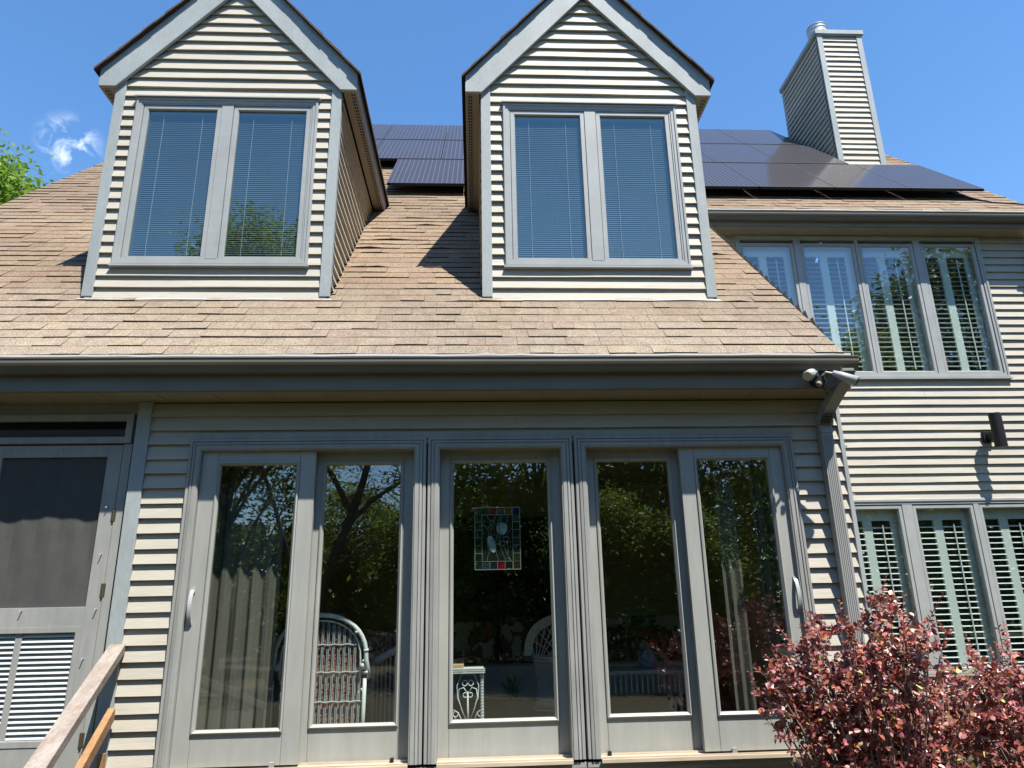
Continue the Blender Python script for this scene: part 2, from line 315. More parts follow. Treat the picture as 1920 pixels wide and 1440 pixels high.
# wing wall, right
UX = [(3.52, 4.15), (4.34, 4.98), (5.125, 5.77), (5.965, 6.622)]
LX = [(4.355, 4.985), (5.21, 5.86), (6.026, 6.676)]
rw = MB()
clap(rw, 2.82, 7.435, 8.30, -1.13, 4.60, ZS + 0.02, [(3.45, 6.71, 2.63, 4.55), (4.33, 6.76, -0.81, 1.06)], seed=40)
rw.build('rear_wall', SIDING, house, recalc=False)
box('foundation_wall', BRICK, house, 2.82, 7.435, 8.31, 8.45, GZ, -1.128)
box('wall_backing', DARK, house, 7.2, 7.30, 8.32, 15.5, GZ, 4.5)
# chimney-side gable wall and left/back walls (closing the volume)
b = MB(); b.poly([(7.433, 8.3, GZ), (7.433, 15.8, GZ), (7.433, 15.8, 4.62), (7.433, 12.05, 8.75), (7.433, 8.3, 4.62)]); b.build('gable_wall', SIDING, house)
b = MB(); b.poly([(-5.45, 5.9, GZ), (-5.45, 15.8, GZ), (-5.45, 15.8, 4.62), (-5.45, 12.05, 8.75), (-5.45, 5.9, 2.62)]); b.build('gable_wall', SIDING, house)
b = MB(); b.poly([(-5.45, 15.8, GZ), (7.28, 15.8, GZ), (7.28, 15.8, 4.9), (-5.45, 15.8, 4.9)]); b.build('back_wall', SIDING, house)

# ---- roof
def rp(x, y, h=0.0): return (x, y - h * .7071, y - 3.17 + h * .7071)
PAL = [((1.0, 0.985, 0.97), 10), ((1.03, 1.01, 0.95), 4), ((0.97, 0.94, 0.92), 4), ((1.0, 0.95, 0.94), 4), ((0.91, 0.87, 0.85), 1), ((1.05, 1.04, 0.99), 2), ((0.97, 0.90, 0.885), 2)]
PALL = [c for c, w_ in PAL for _ in range(w_)]
def shingle_tint(x, y, low):
    q = noise.noise(Vector((x * 0.55 + y * 0.9, y * 0.35 - x * 0.2, 3.1)))
    c = Vector(random.choice(PALL)) * (1 + 0.30 * q) * random.uniform(0.98, 1.02)
    c *= Vector((1.0, 1.0, 1.0)) if False else 1.0
    if y > 5.9: c = Vector((c.x * 1.0, c.y * .965, c.z * .93))
    if low > 0: c = Vector((c.x * (1 + .12 * low), c.y * (1 + .20 * low), c.z * (1 + .26 * low)))
    return tuple(c)
def shingle_course(mb, x0, x1, y, dy, k, eave_y, lift_fn=None):
    x = x0 - random.uniform(0, .3)
    top = y + dy + 0.004
    def wob(x_): return 0.0055 * noise.noise(Vector((x_ * 1.7, k * 0.9, 0))) + 0.0025 * noise.noise(Vector((x_ * 6, k * 2.2, 4)))
    while x < x1:
        wd = random.choice((.13, .17, .2, .2, .24, .3, .33))
        a, c_ = max(x, x0), min(x + wd, x1); x += wd
        if c_ - a < .01: continue
        thick = random.choice((.007, .008, .009, .013, .015))
        low = max(0.0, 1 - (y - eave_y) / 1.0) if y < 6.2 else 0
        t = shingle_tint(a, y, low)
        ns = max(1, int((c_ - a) / .11)); X = [a + (c_ - a) * i / ns for i in range(ns + 1)]
        H = []
        for u in X:
            h = thick + .004 * noise.noise(Vector((u * 2.3, k * 1.7, 9)))
            if lift_fn: h += lift_fn(u, y)
            H.append(max(.003, h))
        a2 = 0.0011
        for i in range(ns):
            u, v = X[i], X[i + 1]; yu, yv = y + wob(u), y + wob(v)
            uu = u + (a2 if i == 0 else 0); vv = v - (a2 if i == ns - 1 else 0)
            mb.poly([rp(uu, yu, H[i]), rp(vv, yv, H[i + 1]), rp(vv, top, .0035), rp(uu, top, .0035)], t)
            mb.poly([rp(uu, yu, -.004), rp(vv, yv, -.004), rp(vv, yv, H[i + 1]), rp(uu, yu, H[i])], tuple(q * .3 for q in t))  # front edge tinted darker: shade under the course put into its colour
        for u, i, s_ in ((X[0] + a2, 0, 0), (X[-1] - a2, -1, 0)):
            mb.poly([rp(u, y + wob(u), -.004), rp(u, y + wob(u), H[i]), rp(u, top, .0035)], tuple(q * .3 for q in t))  # tab ends carry the same painted shade
LIFTS = [(-0.93, 6.9), (-1.08, 6.75), (-1.02, 6.6), (2.30, 5.66), (-0.05, 5.64), (-3.55, 5.66), (-.72, 7.55), (-.55, 7.35), (-.95, 6.3), (1.0, 7.4), (-0.4, 6.75), (2.5, 6.6)]
def lift(x, y):
    h = 0
    for lx, ly in LIFTS:
        if abs(y - ly) < .06: h += .014 * math.exp(-((x - lx) / .10) ** 2)
    return h
sh = MB(); dy = 0.105; y = 4.905; k = 0
while y < 12.0:
    xr = 2.75 if y < 7.86 else 7.46
    xl = -5.66 + 0.02 * math.sin(y * 1.3)
    shingle_course(sh, xl, xr, y, min(dy, 12.05 - y), k, 4.905, lift)
    y += dy; k += 1
rf_ = sh.build('roof', SHING, house, recalc=False)
ORGroof = rf_
b = MB()                                        # decking below the shingles, rear slope
b.prism([(-5.64, 4.93, 1.752), (-5.64, 12.05, 8.872), (-5.64, 12.05, 8.832), (-5.64, 4.97, 1.752)], (8.37, 0, 0))
b.prism([(2.74, 7.95, 4.772), (2.74, 12.05, 8.872), (2.74, 12.05, 8.832), (2.74, 7.99, 4.772)], (4.70, 0, 0))
b.build('roof_deck', DECK, rf_)
b = MB(); b.prism([(-5.66, 12.05, 8.88), (-5.66, 16.3, 4.63), (-5.66, 16.26, 4.59), (-5.66, 12.05, 8.80)], (13.12, 0, 0)); b.build('rear_slope', DECK, rf_)
b = MB()
x = -5.66
while x < 7.4:
    h = random.uniform(.012, .02); b.prism([(x, 11.93, 8.765 + h), (x, 12.05, 8.89 + h), (x, 12.17, 8.765 + h), (x, 12.17, 8.75), (x, 12.05, 8.87), (x, 11.93, 8.75)], (.2, 0, 0)); x += .2
b.build('ridge_cap', SHEDGE, rf_)
b = MB(); b.prism([(7.42, 7.92, 4.60), (7.42, 7.92, 4.75), (7.42, 12.05, 8.86), (7.42, 12.05, 8.68), (7.42, 8.1, 4.68), (7.42, 8.1, 4.60)], (.035, 0, 0)); b.build('rake_board', TRIM, house)
b = MB(); b.prism([(2.722, 4.93, 1.60), (2.722, 4.93, 1.735), (2.722, 7.9, 4.70), (2.722, 7.9, 4.55), (2.722, 5.05, 1.68), (2.722, 5.05, 1.60)], (.02, 0, 0)); b.build('rake_board', TRIM, house)
b = MB(); b.prism([(-5.64, 4.93, 1.60), (-5.64, 4.93, 1.735), (-5.64, 12.05, 8.86), (-5.64, 12.05, 8.68), (-5.64, 5.05, 1.68), (-5.64, 5.05, 1.60)], (.035, 0, 0)); b.build('rake_board', TRIM, house)
# ---- lower eave: fascia, soffit, gutter, drip edge
def gutter(x0, x1, y, z, dents=True):            # y: fascia face, z: lip height
    prof = [(0, 0.0), (0, -.105), (-.055, -.105), (-.062, -.095), (-.070, -.072), (-.088, -.058), (-.094, -.040), (-.094, -.014), (-.100, -.010), (-.100, 0.0), (-.093, 0.002), (-.090, -.012), (-.086, -.040), (-.06, -.09), (-.005, -.10)]
    mb = MB(); n_ = max(1, int((x1 - x0) / .25)); X = [x0 + (x1 - x0) * i / n_ for i in range(n_ + 1)]; base = []
    for x in X:
        w_ = .003 * noise.noise(Vector((x * .8, 2, 0))); i = len(mb.v)
        mb.v += [(x, y + a, z + c + w_) for a, c in prof]; base.append(i)
    for p, q in zip(base, base[1:]):
        for j in range(len(prof) - 1): mb.f.append((p + j, p + j + 1, q + j + 1, q + j)); mb.t.append(None)
    for e in (x0, x1): mb.prism([(e - .002, y + a, z + c) for a, c in prof[:10]], (.004, 0, 0))
    return mb
box('fascia_board', FASCIA, house, -5.62, 2.787, 5.0, 5.03, 1.499, 1.735)
g1 = gutter(-5.64, 2.86, 4.998, 1.722).build('gutter', GUTTER, house)
so_ = MB(); so_.box(-5.6, 2.84, 5.032, 5.33, 1.497, 1.512); so_.box(2.79, 2.845, 5.032, 5.33, 1.512, 1.72)
for x in [-5.5 + i * .4 for i in range(21)]: so_.box(x, x + .006, 5.032, 5.30, 1.493, 1.497)
so_.build('soffit', SOFF, house)
def drip(x0, x1, y, z, parent):
    mb = MB(); n_ = int((x1 - x0) / .07); P_ = []
    for i in range(n_ + 1):
        x = x0 + (x1 - x0) * i / n_; w_ = .005 * noise.noise(Vector((x * 2.1, 5, 0))) + .004 * noise.noise(Vector((x * 7, 1, 0)))
        P_.append((x, w_))
    for (xa, a), (xb, c) in zip(P_, P_[1:]):
        mb.poly([(xa, y, z + a), (xb, y, z + c), (xb, y, z + c + .014), (xa, y, z + a + .014)]); mb.poly([(xa, y, z + a + .014), (xb, y, z + c + .014), (xb, y + .05, z + .02), (xa, y + .05, z + .02)])
    return mb.build('drip_edge', DRIP, parent, recalc=False)
drip(-5.64, 2.80, 4.897, 1.722, house)
# ---- upper eave
box('fascia_board', FASCIA, house, 2.76, 7.42, 8.02, 8.05, 4.585, 4.765)
gutter(2.77, 7.52, 8.018, 4.752).build('gutter', GUTTER, house)
b = MB(); b.box(2.76, 7.42, 8.052, 8.30, 4.583, 4.60); b.build('soffit', SOFF, house)
drip(2.77, 7.46, 7.915, 4.752, house)

# ---- downspout at the corner
def rect_tube(mb, path, w, d):
    P_ = [Vector(p) for p in path]; rings = []
    for k, p in enumerate(P_):
        dr = (P_[min(k + 1, len(P_) - 1)] - P_[max(k - 1, 0)]).normalized()
        u = Vector((1, 0, 0)); u = (u - dr * u.dot(dr)).normalized(); q = dr.cross(u); i = len(mb.v)
        c = [(-w, -d), (w, -d), (w, d), (-w, d)]
        mb.v += [tuple(p + u * a + q * e) for a, e in c]; rings.append(i)
    for a, e in zip(rings, rings[1:]):
        for j in range(4): mb.f.append((a + j, a + (j + 1) % 4, e + (j + 1) % 4, e + j)); mb.t.append(None)
dsp = MB(); rect_tube(dsp, [(2.775, 4.955, 1.63), (2.775, 4.958, 1.585), (2.765, 4.985, 1.545), (2.735, 5.05, 1.48), (2.705, 5.13, 1.40), (2.69, 5.18, 1.35), (2.682, 5.225, 1.30), (2.682, 5.23, 1.24), (2.682, 5.23, -1.55)], .046, .034)
for z in [1.20 - i * .0 for i in range(1)]: dsp.box(2.632, 2.732, 5.19, 5.268, z, z + .03)
DSM = surf('downspout_paint', (.30, .305, .295), .45, (.26, .265, .255), (3, 3, 1))
ds = dsp.build('downspout', DSM, house, bevel=.004)
rb = MB()
for i in range(6):
    rb.box(2.692 - i * .002 - .0465, 2.692 - i * .002 + .0465, 5.165 + i * .008 - .041, 5.185 + i * .008, 1.355 - i * .018, 1.359 - i * .018)
rb.build('elbow_crimp', GUTTER, ds); rb = MB()
for i in range(6): rb.box(2.777 - i * .003 - .0465, 2.777 - i * .003 + .0465, 4.945 + i * .008 - .041, 4.965 + i * .008, 1.60 - i * .014, 1.604 - i * .014)
rb.build('elbow_crimp', GUTTER, ds)
rb = MB()
for x in (-.028, -.014, .0, .014, .028): rb.box(2.682 + x - .003, 2.682 + x + .003, 5.192, 5.197, -1.5, 1.18)
rb.build('flute', DSM, ds)
# second downspout, far right: added to give the dark shadow strip there
dsp = MB(); rect_tube(dsp, [(7.40, 7.96, 4.65), (7.40, 8.0, 4.55), (7.385, 8.2, 4.35), (7.385, 8.22, 4.25), (7.385, 8.22, -1.5)], .05, .038); dsp.build('downspout', GUTTER, house, bevel=.004)

# ---- dormers
def dormer(cx):
    yf = 5.70; zb = yf - 3.17; sl_ = 1.14; ho = 1.175; zc0 = 4.615; hw = 1.03
    win = (cx - .80, cx + .80, 2.85, 4.49)
    fz = MB(); apex_in = 5.80
    clap(fz, cx - hw + .03, cx + hw - .03, yf, zb - .03, 5.95, zb - .03 + EXP * .1, [win], xlim=lambda z: (cx - max(.02, (5.98 - z) / sl_), cx + max(.02, (5.98 - z) / sl_)), seed=cx * 9, seg=.3)
    for s_ in (-1, 1):
        clap(fz, yf + .02, 8.2, cx + s_ * (hw - .016), zb - .2, 4.62, zb - .03 + EXP * .1, side=('x', s_), xlim=lambda z: (yf + .02, z + 3.17 + .05), seed=cx + s_)
    d = fz.build('dormer', SIDING, house, recalc=False)
    for s_ in (-1, 1):
        xa = cx + s_ * hw; xb = cx + s_ * (hw - .09)
        b = MB(); b.box(min(xa, xb), max(xa, xb), yf - .034, yf + .0, zb + .0, 4.70); b.build('corner_board', DORTRIM, d, bevel=.004)
        b = MB(); b.box(min(xa, cx + s_ * (hw - .025)), max(xa, cx + s_ * (hw - .025)), yf + .002, yf + .09, zb + .1, 4.62); b.build('corner_board', DORTRIM, d, bevel=.003)
        # rake board
        xo = cx + s_ * ho; xi = cx + s_ * 1.02; zt = 4.80
        za = zt + sl_ * ho                                   # roof plane at the ridge
        zi = zc0 + sl_ * 1.02
        b = MB(); b.prism([(xi, yf - .068, zc0), (xo, yf - .068, zc0), (xo, yf - .068, zt), (cx, yf - .068, za), (cx, yf - .068, zi)], (0, .034, 0)); b.build('rake_board', DORTRIM, d, bevel=.003)
        b = MB(); b.box(min(cx + s_ * (ho - .02), xo), max(cx + s_ * (ho - .02), xo), yf - .032, 8.1, zc0 + .002, zt - .01); b.build('fascia_board', TRIM, d)
        b = MB(); xs_, xe = sorted((cx + s_ * (hw + .012), cx + s_ * (ho - .022)))
        b.box(xs_, xe, yf - .03, 7.9, zc0 + .006, zc0 + .016)
        va, vb = sorted((cx + s_ * (ho - .070), cx + s_ * (ho - .022)))
        for q in (va, (va + vb) / 2 - .003, vb - .006): b.box(q, q + .006, yf - .03, 7.8, zc0 + .001, zc0 + .004)
        yy = yf - .02
        while yy < 7.7: b.box(va + .006, vb - .006, yy, yy + .016, zc0 + .0015, zc0 + .0035); yy += .046
        sf = b.build('soffit', SOFF, d)
        b = MB(); b.box(va, vb, yf - .02, 7.75, zc0 + .0042, zc0 + .0058); b.build('vent_strip', DARK, sf)
        # roof slope: shingle courses as overlapping strips
        b = MB(); ln = math.hypot(ho + .03, sl_ * (ho + .03)); ncs = 13
        for i in range(ncs):
            f0 = i / ncs; f1 = (i + 1) / ncs
            x0_ = cx + s_ * (ho + .035) * (1 - f0); x1_ = cx + s_ * (ho + .035) * (1 - f1 - .01)
            z0_ = zt - .035 * sl_ + sl_ * (ho + .035) * f0; z1_ = zt - .035 * sl_ + sl_ * (ho + .035) * (f1 + .01)
            yy = yf - .115 + random.uniform(-.006, .006)
            while yy < z0_ + 3.3:
                dl = random.choice((.16, .22, .3)); t_ = random.choice((.014, .018, .024)); c = random.choice(PALL)
                P4 = [(x0_, yy, z0_ + t_), (x0_, yy + dl, z0_ + t_), (x1_, yy + dl, z1_ + .010), (x1_, yy, z1_ + .010)]
                b.poly(P4, c); b.poly([(x0_, yy, z0_ - .012), (x0_, yy + dl, z0_ - .012), (x0_, yy + dl, z0_ + t_), (x0_, yy, z0_ + t_)], c)
                if yy < yf: b.poly([(x0_, yy, z0_ - .012), (x0_, yy, z0_ + t_), (x1_, yy, z1_ + .010), (x1_, yy, z1_ - .012)], c)
                yy += dl
        b.poly([(cx + s_ * (ho + .035), yf - .11, zt - .035 * sl_ - .006), (cx + s_ * (ho + .035), 8.0, zt - .035 * sl_ - .006), (cx, 9.35, za - .006), (cx, yf - .11, za - .006)], (.5, .5, .5))
        b.build('dormer_roof', SHEDGE, d, recalc=False)
    # flashing along the sill of the dormer
    b = MB(); X = [cx - hw - .02 + i * .05 for i in range(43)]
    wv = [.006 * noise.noise(Vector((x * 3, 8, 1))) for x in X]
    for i in range(42): b.poly([(X[i], yf - .062, zb - .038 + wv[i]), (X[i + 1], yf - .062, zb - .038 + wv[i + 1]), (X[i + 1], yf - .03, zb - .018), (X[i], yf - .03, zb - .018)]); b.poly([(X[i], yf - .062, zb - .043 + wv[i]), (X[i + 1], yf - .062, zb - .043 + wv[i + 1]), (X[i + 1], yf - .062, zb - .038 + wv[i + 1]), (X[i], yf - .062, zb - .038 + wv[i])])
    b.build('flashing', ALU, d, recalc=False)
    # window
    b = MB(); prof = [(0, yf + .01), (0, yf - .040), (.006, yf - .046), (.022, yf - .046), (.026, yf - .036), (.05, yf - .036), (.054, yf - .028), (.066, yf - .028), (.066, yf + .05)]
    b.frame(cx - .825, cx + .825, 2.825, 4.515, prof)
    b.box(cx - .052, cx + .052, yf - .030, yf + .04, 2.885, 4.455)
    b.box(cx - .835, cx + .835, yf - .055, yf - .0, 2.806, 2.823)
    b.box(cx - .84, cx + .84, yf - .062, yf - .0, 4.517, 4.528)
    b.build('window_casing', VINYL, d)
    for s_ in (-1, 1):
        xa, xb = sorted((cx + s_ * .055, cx + s_ * .756)); za_, zb_ = 2.868, 4.446
        b = MB(); b.frame(xa, xb, za_, zb_, [(0, yf + .05), (0, yf - .020), (.004, yf - .024), (.038, yf - .024), (.046, yf - .010), (.046, yf + .05)])
        # mitre lines
        for (x_, sx) in ((xa, 1), (xb, -1)):
            for (z_, sz) in ((za_, 1), (zb_, -1)):
                b.tube([(x_ + sx * .003, yf - .0245, z_ + sz * .003), (x_ + sx * .038, yf - .0245, z_ + sz * .038)], .0008, 4)
        b.build('sash', VINYL, d)
        b = MB(); b.poly([(xa + .046, yf + .0, za_ + .046), (xb - .046, yf + .0, za_ + .046), (xb - .046, yf + .0, zb_ - .046), (xa + .046, yf + .0, zb_ - .046)]); b.build('glass_pane', DGLASS, d)
        b = MB(); z = za_ + .06; i = 0
        while z < zb_ - .075:
            b.poly([(xa + .05, yf + .030, z + .0155), (xb - .05, yf + .030, z + .0155), (xb - .05, yf + .020, z), (xa + .05, yf + .020, z)])
            b.poly([(xa + .05, yf + .020, z), (xb - .05, yf + .020, z), (xb - .05, yf + .020, z + .0018), (xa + .05, yf + .020, z + .0018)], (1, 1, 1)); z += .0205
        b.box(xa + .05, xb - .05, yf + .015, yf + .04, zb_ - .078, zb_ - .05)
        bl = b.build('blind', BLIND, d, recalc=False)
        b = MB()
        for x_ in (xa + .046 + .13, xb - .046 - .13):
            xe = x_ + random.uniform(-.004, .008)
            b.tube([(x_, yf + .014, zb_ - .07), (x_, yf + .014, za_ + .15), (xe, yf + .013, za_ + .055)], .0022, 5)
        b.build('blind_cord', BLINDC, bl)
    b = MB(); b.box(cx - .84, cx + .84, yf + .08, yf + .09, 2.7, 4.6); b.build('dark_interior_sheet', DARK, d)  # near-black sheet behind the blinds stands in for the unlit interior
    return d
for cx in (-2.262, 1.098): dormer(cx)

# ---- chimney
def chimney():
    x0, x1, yf, yb, zt = 6.155, 6.975, 10.17, 11.66, 9.66
    b = MB(); clap(b, x0 + .03, x1 - .03, yf, 6.97, zt, 6.97, seed=77, seg=.3)
    clap(b, yf + .02, yb, x0 + .016, 6.9, zt, 6.97, side=('x', -1), xlim=lambda z: (yf + .02, min(yb, z + 3.2)))
    clap(b, yf + .02, yb, x1 - .016, 6.9, zt, 6.97, side=('x', 1), xlim=lambda z: (yf + .02, min(yb, z + 3.2)))
    b.poly([(x0, yb, 8.4), (x1, yb, 8.4), (x1, yb, zt), (x0, yb, zt)])
    c = b.build('chimney', SIDING, house, recalc=False)
    for a, e in ((x0 - .002, x0 + .095), (x1 - .095, x1 + .002)):
        b = MB(); b.box(a, e, yf - .036, yf - .001, 6.96, zt); b.build('corner_board', DORTRIM, c, bevel=.004)
    b = MB(); b.box(x0 - .004, x0 + .02, yb - .09, yb, 8.4, zt); b.build('corner_board', DORTRIM, c)
    b = MB(); b.box(x0 - .035, x1 + .035, yf - .065, yb + .03, zt + .0, zt + .085); b.box(x0 - .02, x1 + .02, yf - .05, yb + .02, zt - .02, zt + .0); b.build('chimney_cap', DORTRIM, c, bevel=.004)
    b = MB(); b.tube([(6.64, 10.9, zt + .05), (6.64, 10.9, 10.52)], .175, 28)
    for z in (10.05, 10.15, 10.34, 10.44, 10.51): b.tube([(6.64, 10.9, z), (6.64, 10.9, z + .012)], .185, 28)
    b.build('flue_pipe', PIPE, c, smooth=False)
    b = MB(); b.prism([(x0 - .02, yf - .06, 6.885), (x0 - .02, yf - .0, 6.985), (x0 - .02, yf + .02, 6.985), (x0 - .02, yf - .05, 6.885)], (x1 - x0 + .04, 0, 0)); b.build('flashing', ALU, c)
chimney()

# ---- patio doors
def bead(mb, x0, x1, z0, z1, y):   # glazing bead from rail face y to glass
    mb.frame(x0 - .026, x1 + .026, z0 - .026, z1 + .026, [(0, y), (0, y - .012), (.010, y - .016), (.026, y + .004), (.026, y + .03)])
def panel(parent, x0, x1, z0, y, gx0, gx1, gz0, gz1, name='door_panel'):
    zt = 1.122 if y < 5.33 else 1.144
    b = MB()
    sl_, sr_ = gx0 - .026, gx1 + .026; rb_, rt = gz0 - .026, gz1 + .026; g_ = .0012
    b.box(x0, sl_ - g_, y, y + .044, z0, zt); b.box(sr_ + g_, x1, y, y + .044, z0, zt)
    b.box(sl_ + g_, sr_ - g_, y + .0008, y + .043, z0, rb_ - .0008); b.box(sl_ + g_, sr_ - g_, y + .0008, y + .043, rt + .0008, zt)
    b.box(sl_ - .002, sl_ + .002, y + .006, y + .04, z0, zt); b.box(sr_ - .002, sr_ + .002, y + .006, y + .04, z0, zt)
    p = b.build(name, DOORP, parent, bevel=.0015)
    b = MB(); bead(b, gx0, gx1, gz0, gz1, y); b.build('glazing_bead', DOORP, parent)
    b = MB(); b.poly([(gx0 - .002, y + .012, gz0 - .002), (gx1 + .002, y + .012, gz0 - .002), (gx1 + .002, y + .012, gz1 + .002), (gx0 - .002, y + .012, gz1 + .002)]); b.build('glass_pane', GLASS, parent)
    return p
def casing(x0, x1, ztop=1.204):
    prof = [(0, 5.31), (0, 5.258), (.004, 5.254), (.020, 5.254), (.023, 5.262), (.026, 5.262), (.029, 5.250), (.044, 5.246), (.046, 5.254), (.049, 5.254), (.052, 5.248), (.078, 5.248), (.083, 5.256), (.088, 5.256), (.088, 5.43)]
    b = MB(); b.frame(x0, x1, -1.0, ztop, prof, open_bottom=True)
    return b.build('patio_door', TRIM, house)
def handle(parent, xc):
    b = MB(); y = 5.29
    b.box(xc - .014, xc + .014, y - .008, y, .115, .150); b.box(xc - .014, xc + .014, y - .008, y, -.10, -.075)
    n_ = 12; P_ = []
    for i in range(n_ + 1):
        f = i / n_; a = y - .006 - .034 * math.sin(math.pi * f) ** .7; P_.append((.135 - f * .225, a))
    for (za, a), (zb_, c) in zip(P_, P_[1:]):
        b.prism([(xc - .013, a, za), (xc - .013, c, zb_), (xc - .013, c - .009, zb_), (xc - .013, a - .009, za)], (.026, 0, 0))
    h = b.build('handle', WHITEP, parent)
    b = MB(); b.tube([(xc, y - .009, .135), (xc, y - .013, .135)], .006, 10); b.tube([(xc, y - .009, -.088), (xc, y - .012, -.088)], .004, 10); return h
d1 = casing(-2.09, -.362); panel(d1, -1.198, -.452, -1.0, 5.38, -1.112, -.562, -.760, 1.021); panel(d1, -2.0, -1.177, -.985, 5.29, -1.86, -1.317, -.762, 1.010); handle(d1, -1.966)
d2 = casing(-.350, .730); panel(d2, -.262, .642, -1.0, 5.38, -.161, .545, -.756, 1.026)
d3 = casing(.745, 2.43); panel(d3, .833, 1.60, -1.0, 5.38, .935, 1.477, -.748, 1.026); panel(d3, 1.549, 2.342, -.985, 5.29, 1.685, 2.222, -.741, 1.014); handle(d3, 2.321)
for d_, x0, x1 in ((d1, -2.0, -.452), (d2, -.262, .642), (d3, .833, 2.342)):
    b = MB(); b.box(x0, x1, 5.225, 5.45, -1.022, -1.0); b.box(x0, x1, 5.235, 5.242, -1.0, -.988); b.box(x0, x1, 5.345, 5.352, -1.0, -.986); b.build('threshold', SILL, d_)
    b = MB(); b.box(x0 - .09, x1 + .09, 5.262, 5.30, -1.052, -1.022); b.build('sill_trim', TRIM, d_)
for d_, x in ((d1, -.565), (d3, .905)): box('door_stop', BLACK, d_, x - .012, x + .012, 5.33, 5.36, -.9995, -.972, bevel=.002)
for d_, x in ((d1, -1.34), (d3, 1.745)): box('door_stop', TRIM, d_, x - .016, x + .016, 5.262, 5.285, -.9995, -.962, bevel=.002)
box('gap_shade_strip', DARK, house, -.3635, -.349, 5.315, 5.36, -1.02, 1.2); box('gap_shade_strip', DARK, house, .7285, .7465, 5.315, 5.36, -1.02, 1.2)  # near-black strips: shade of the casing gaps put into their colour
box('rough_frame', TRIM, house, -.40, -.31, 5.33, 5.46, -1.02, 1.16); box('rough_frame', TRIM, house, .69, .78, 5.33, 5.46, -1.02, 1.16)
# header trim board over the doors
b = MB(); b.box(-2.05, 2.44, 5.266, 5.30, 1.206, 1.244); b.build('door_head_trim', TRIM, house)

# ---- screened porch front, left
b = MB()
clap(b, -5.4, -2.53, 5.33, 1.41, 1.495, 1.41 - EXP, butt=.006); b.box(-5.4, -2.545, 5.335, 5.36, 1.30, 1.49); b.build('porch_header', TRIM, house)
b = MB(); b.frame(-3.75, -2.541, 1.19, 1.408, [(0, 5.36), (0, 5.30), (.045, 5.30), (.049, 5.304), (.049, 5.36)]); tw = b.build('transom_window', TRIM, house)
b = MB(); b.poly([(-3.71, 5.335, 1.235), (-2.585, 5.335, 1.235), (-2.585, 5.335, 1.365), (-3.71, 5.335, 1.365)]); b.build('screen', SCREEN, tw)
b = MB(); b.box(-3.70, -2.59, 5.42, 5.45, 1.335, 1.37); b.build('transom_bar', DARK, tw)
b = MB(); b.box(-2.592, -2.532, 5.318, 5.38, GZ, 1.186); b.box(-3.75, -3.55, 5.318, 5.38, GZ, 1.186); b.box(-2.531, -2.502, 5.345, 5.38, GZ, 1.40); b.build('door_jamb', TRIM, house)
sd = MB()
X0, X1 = -3.545, -2.597
for a in ((-2.70, X1, -.99, 1.178), (X0, -3.445, -.99, 1.178)): sd.box(a[0], a[1], 5.320, 5.352, a[2], a[3])
sd.box(-3.445, -2.70, 5.3205, 5.351, 1.090, 1.178); sd.box(-3.445, -2.70, 5.3205, 5.351, -.090, .037); sd.box(-3.445, -2.70, 5.3205, 5.351, -.99, -.842)
sd.box(-3.140, -3.095, 5.330, 5.35, -.842, -.090)
sd.frame(-3.445, -2.70, -.842, -.090, [(0, 5.352), (0, 5.3165), (.040, 5.3165), (.042, 5.325), (.042, 5.352)])
scd = sd.build('screen_door', TRIM, house, bevel=.002)
b = MB(); nx, nz = 14, 20
def scp(i, j):
    x = -3.45 + .755 * i / nx; z = .03 + 1.065 * j / nz
    return (x, 5.338 + .006 * math.sin(i * .55 + .6) * math.sin(math.pi * j / nz) + .004 * math.sin(i * 1.9 + j * .3) * math.sin(math.pi * j / nz), z)
for i in range(nx):
    for j in range(nz): b.poly([scp(i, j), scp(i + 1, j), scp(i + 1, j + 1), scp(i, j + 1)])
b.build('screen', SCREEN, scd, recalc=False)
b = MB(); z = -.825
while z < -.135:
    for xa, xb in ((-3.094, -2.742), (-3.405, -3.139)): b.prism([(xa, 5.330, z), (xa, 5.350, z + .022), (xa, 5.350, z + .018), (xa, 5.330, z - .005)], (xb - xa, 0, 0))
    z += .0335
b.build('louver_panel', surf('louver_paint', (.55, .57, .56), .45), scd)
b = MB(); b.box(-3.41, -2.735, 5.353, 5.356, -.83, -.10); b.build('louver_backing', DARK, scd)
HNG = surf('brass_hinge', (.20, .17, .11), .4, metal=.8)
for z in (.62, .10, -.85): b = MB(); b.tube([(-2.596, 5.312, z), (-2.596, 5.312, z + .09)], .006, 8); b.box(-2.612, -2.58, 5.316, 5.319, z, z + .09); b.build('hinge', HNG, scd)
for x, z in ((-2.64, 1.135), (-3.02, 1.135), (-2.645, .72), (-2.64, .39), (-2.62, .02), (-3.12, .02), (-2.66, -.3)):
    b = MB(); b.tube([(x, 5.318, z), (x, 5.300, z + .002), (x - .004, 5.297, z - .006)], .0035, 6); b.build('screen_clip', WHITEP, scd)
# porch interior: floor, back wall, ceiling, partition to the room
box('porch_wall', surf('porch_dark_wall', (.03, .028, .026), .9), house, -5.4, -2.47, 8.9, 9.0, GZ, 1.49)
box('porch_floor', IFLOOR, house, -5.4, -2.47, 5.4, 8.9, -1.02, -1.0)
box('porch_wall', surf('porch_side_wall', (.07, .065, .06), .9), house, -2.47, -2.43, 5.36, 8.9, GZ, 1.49)

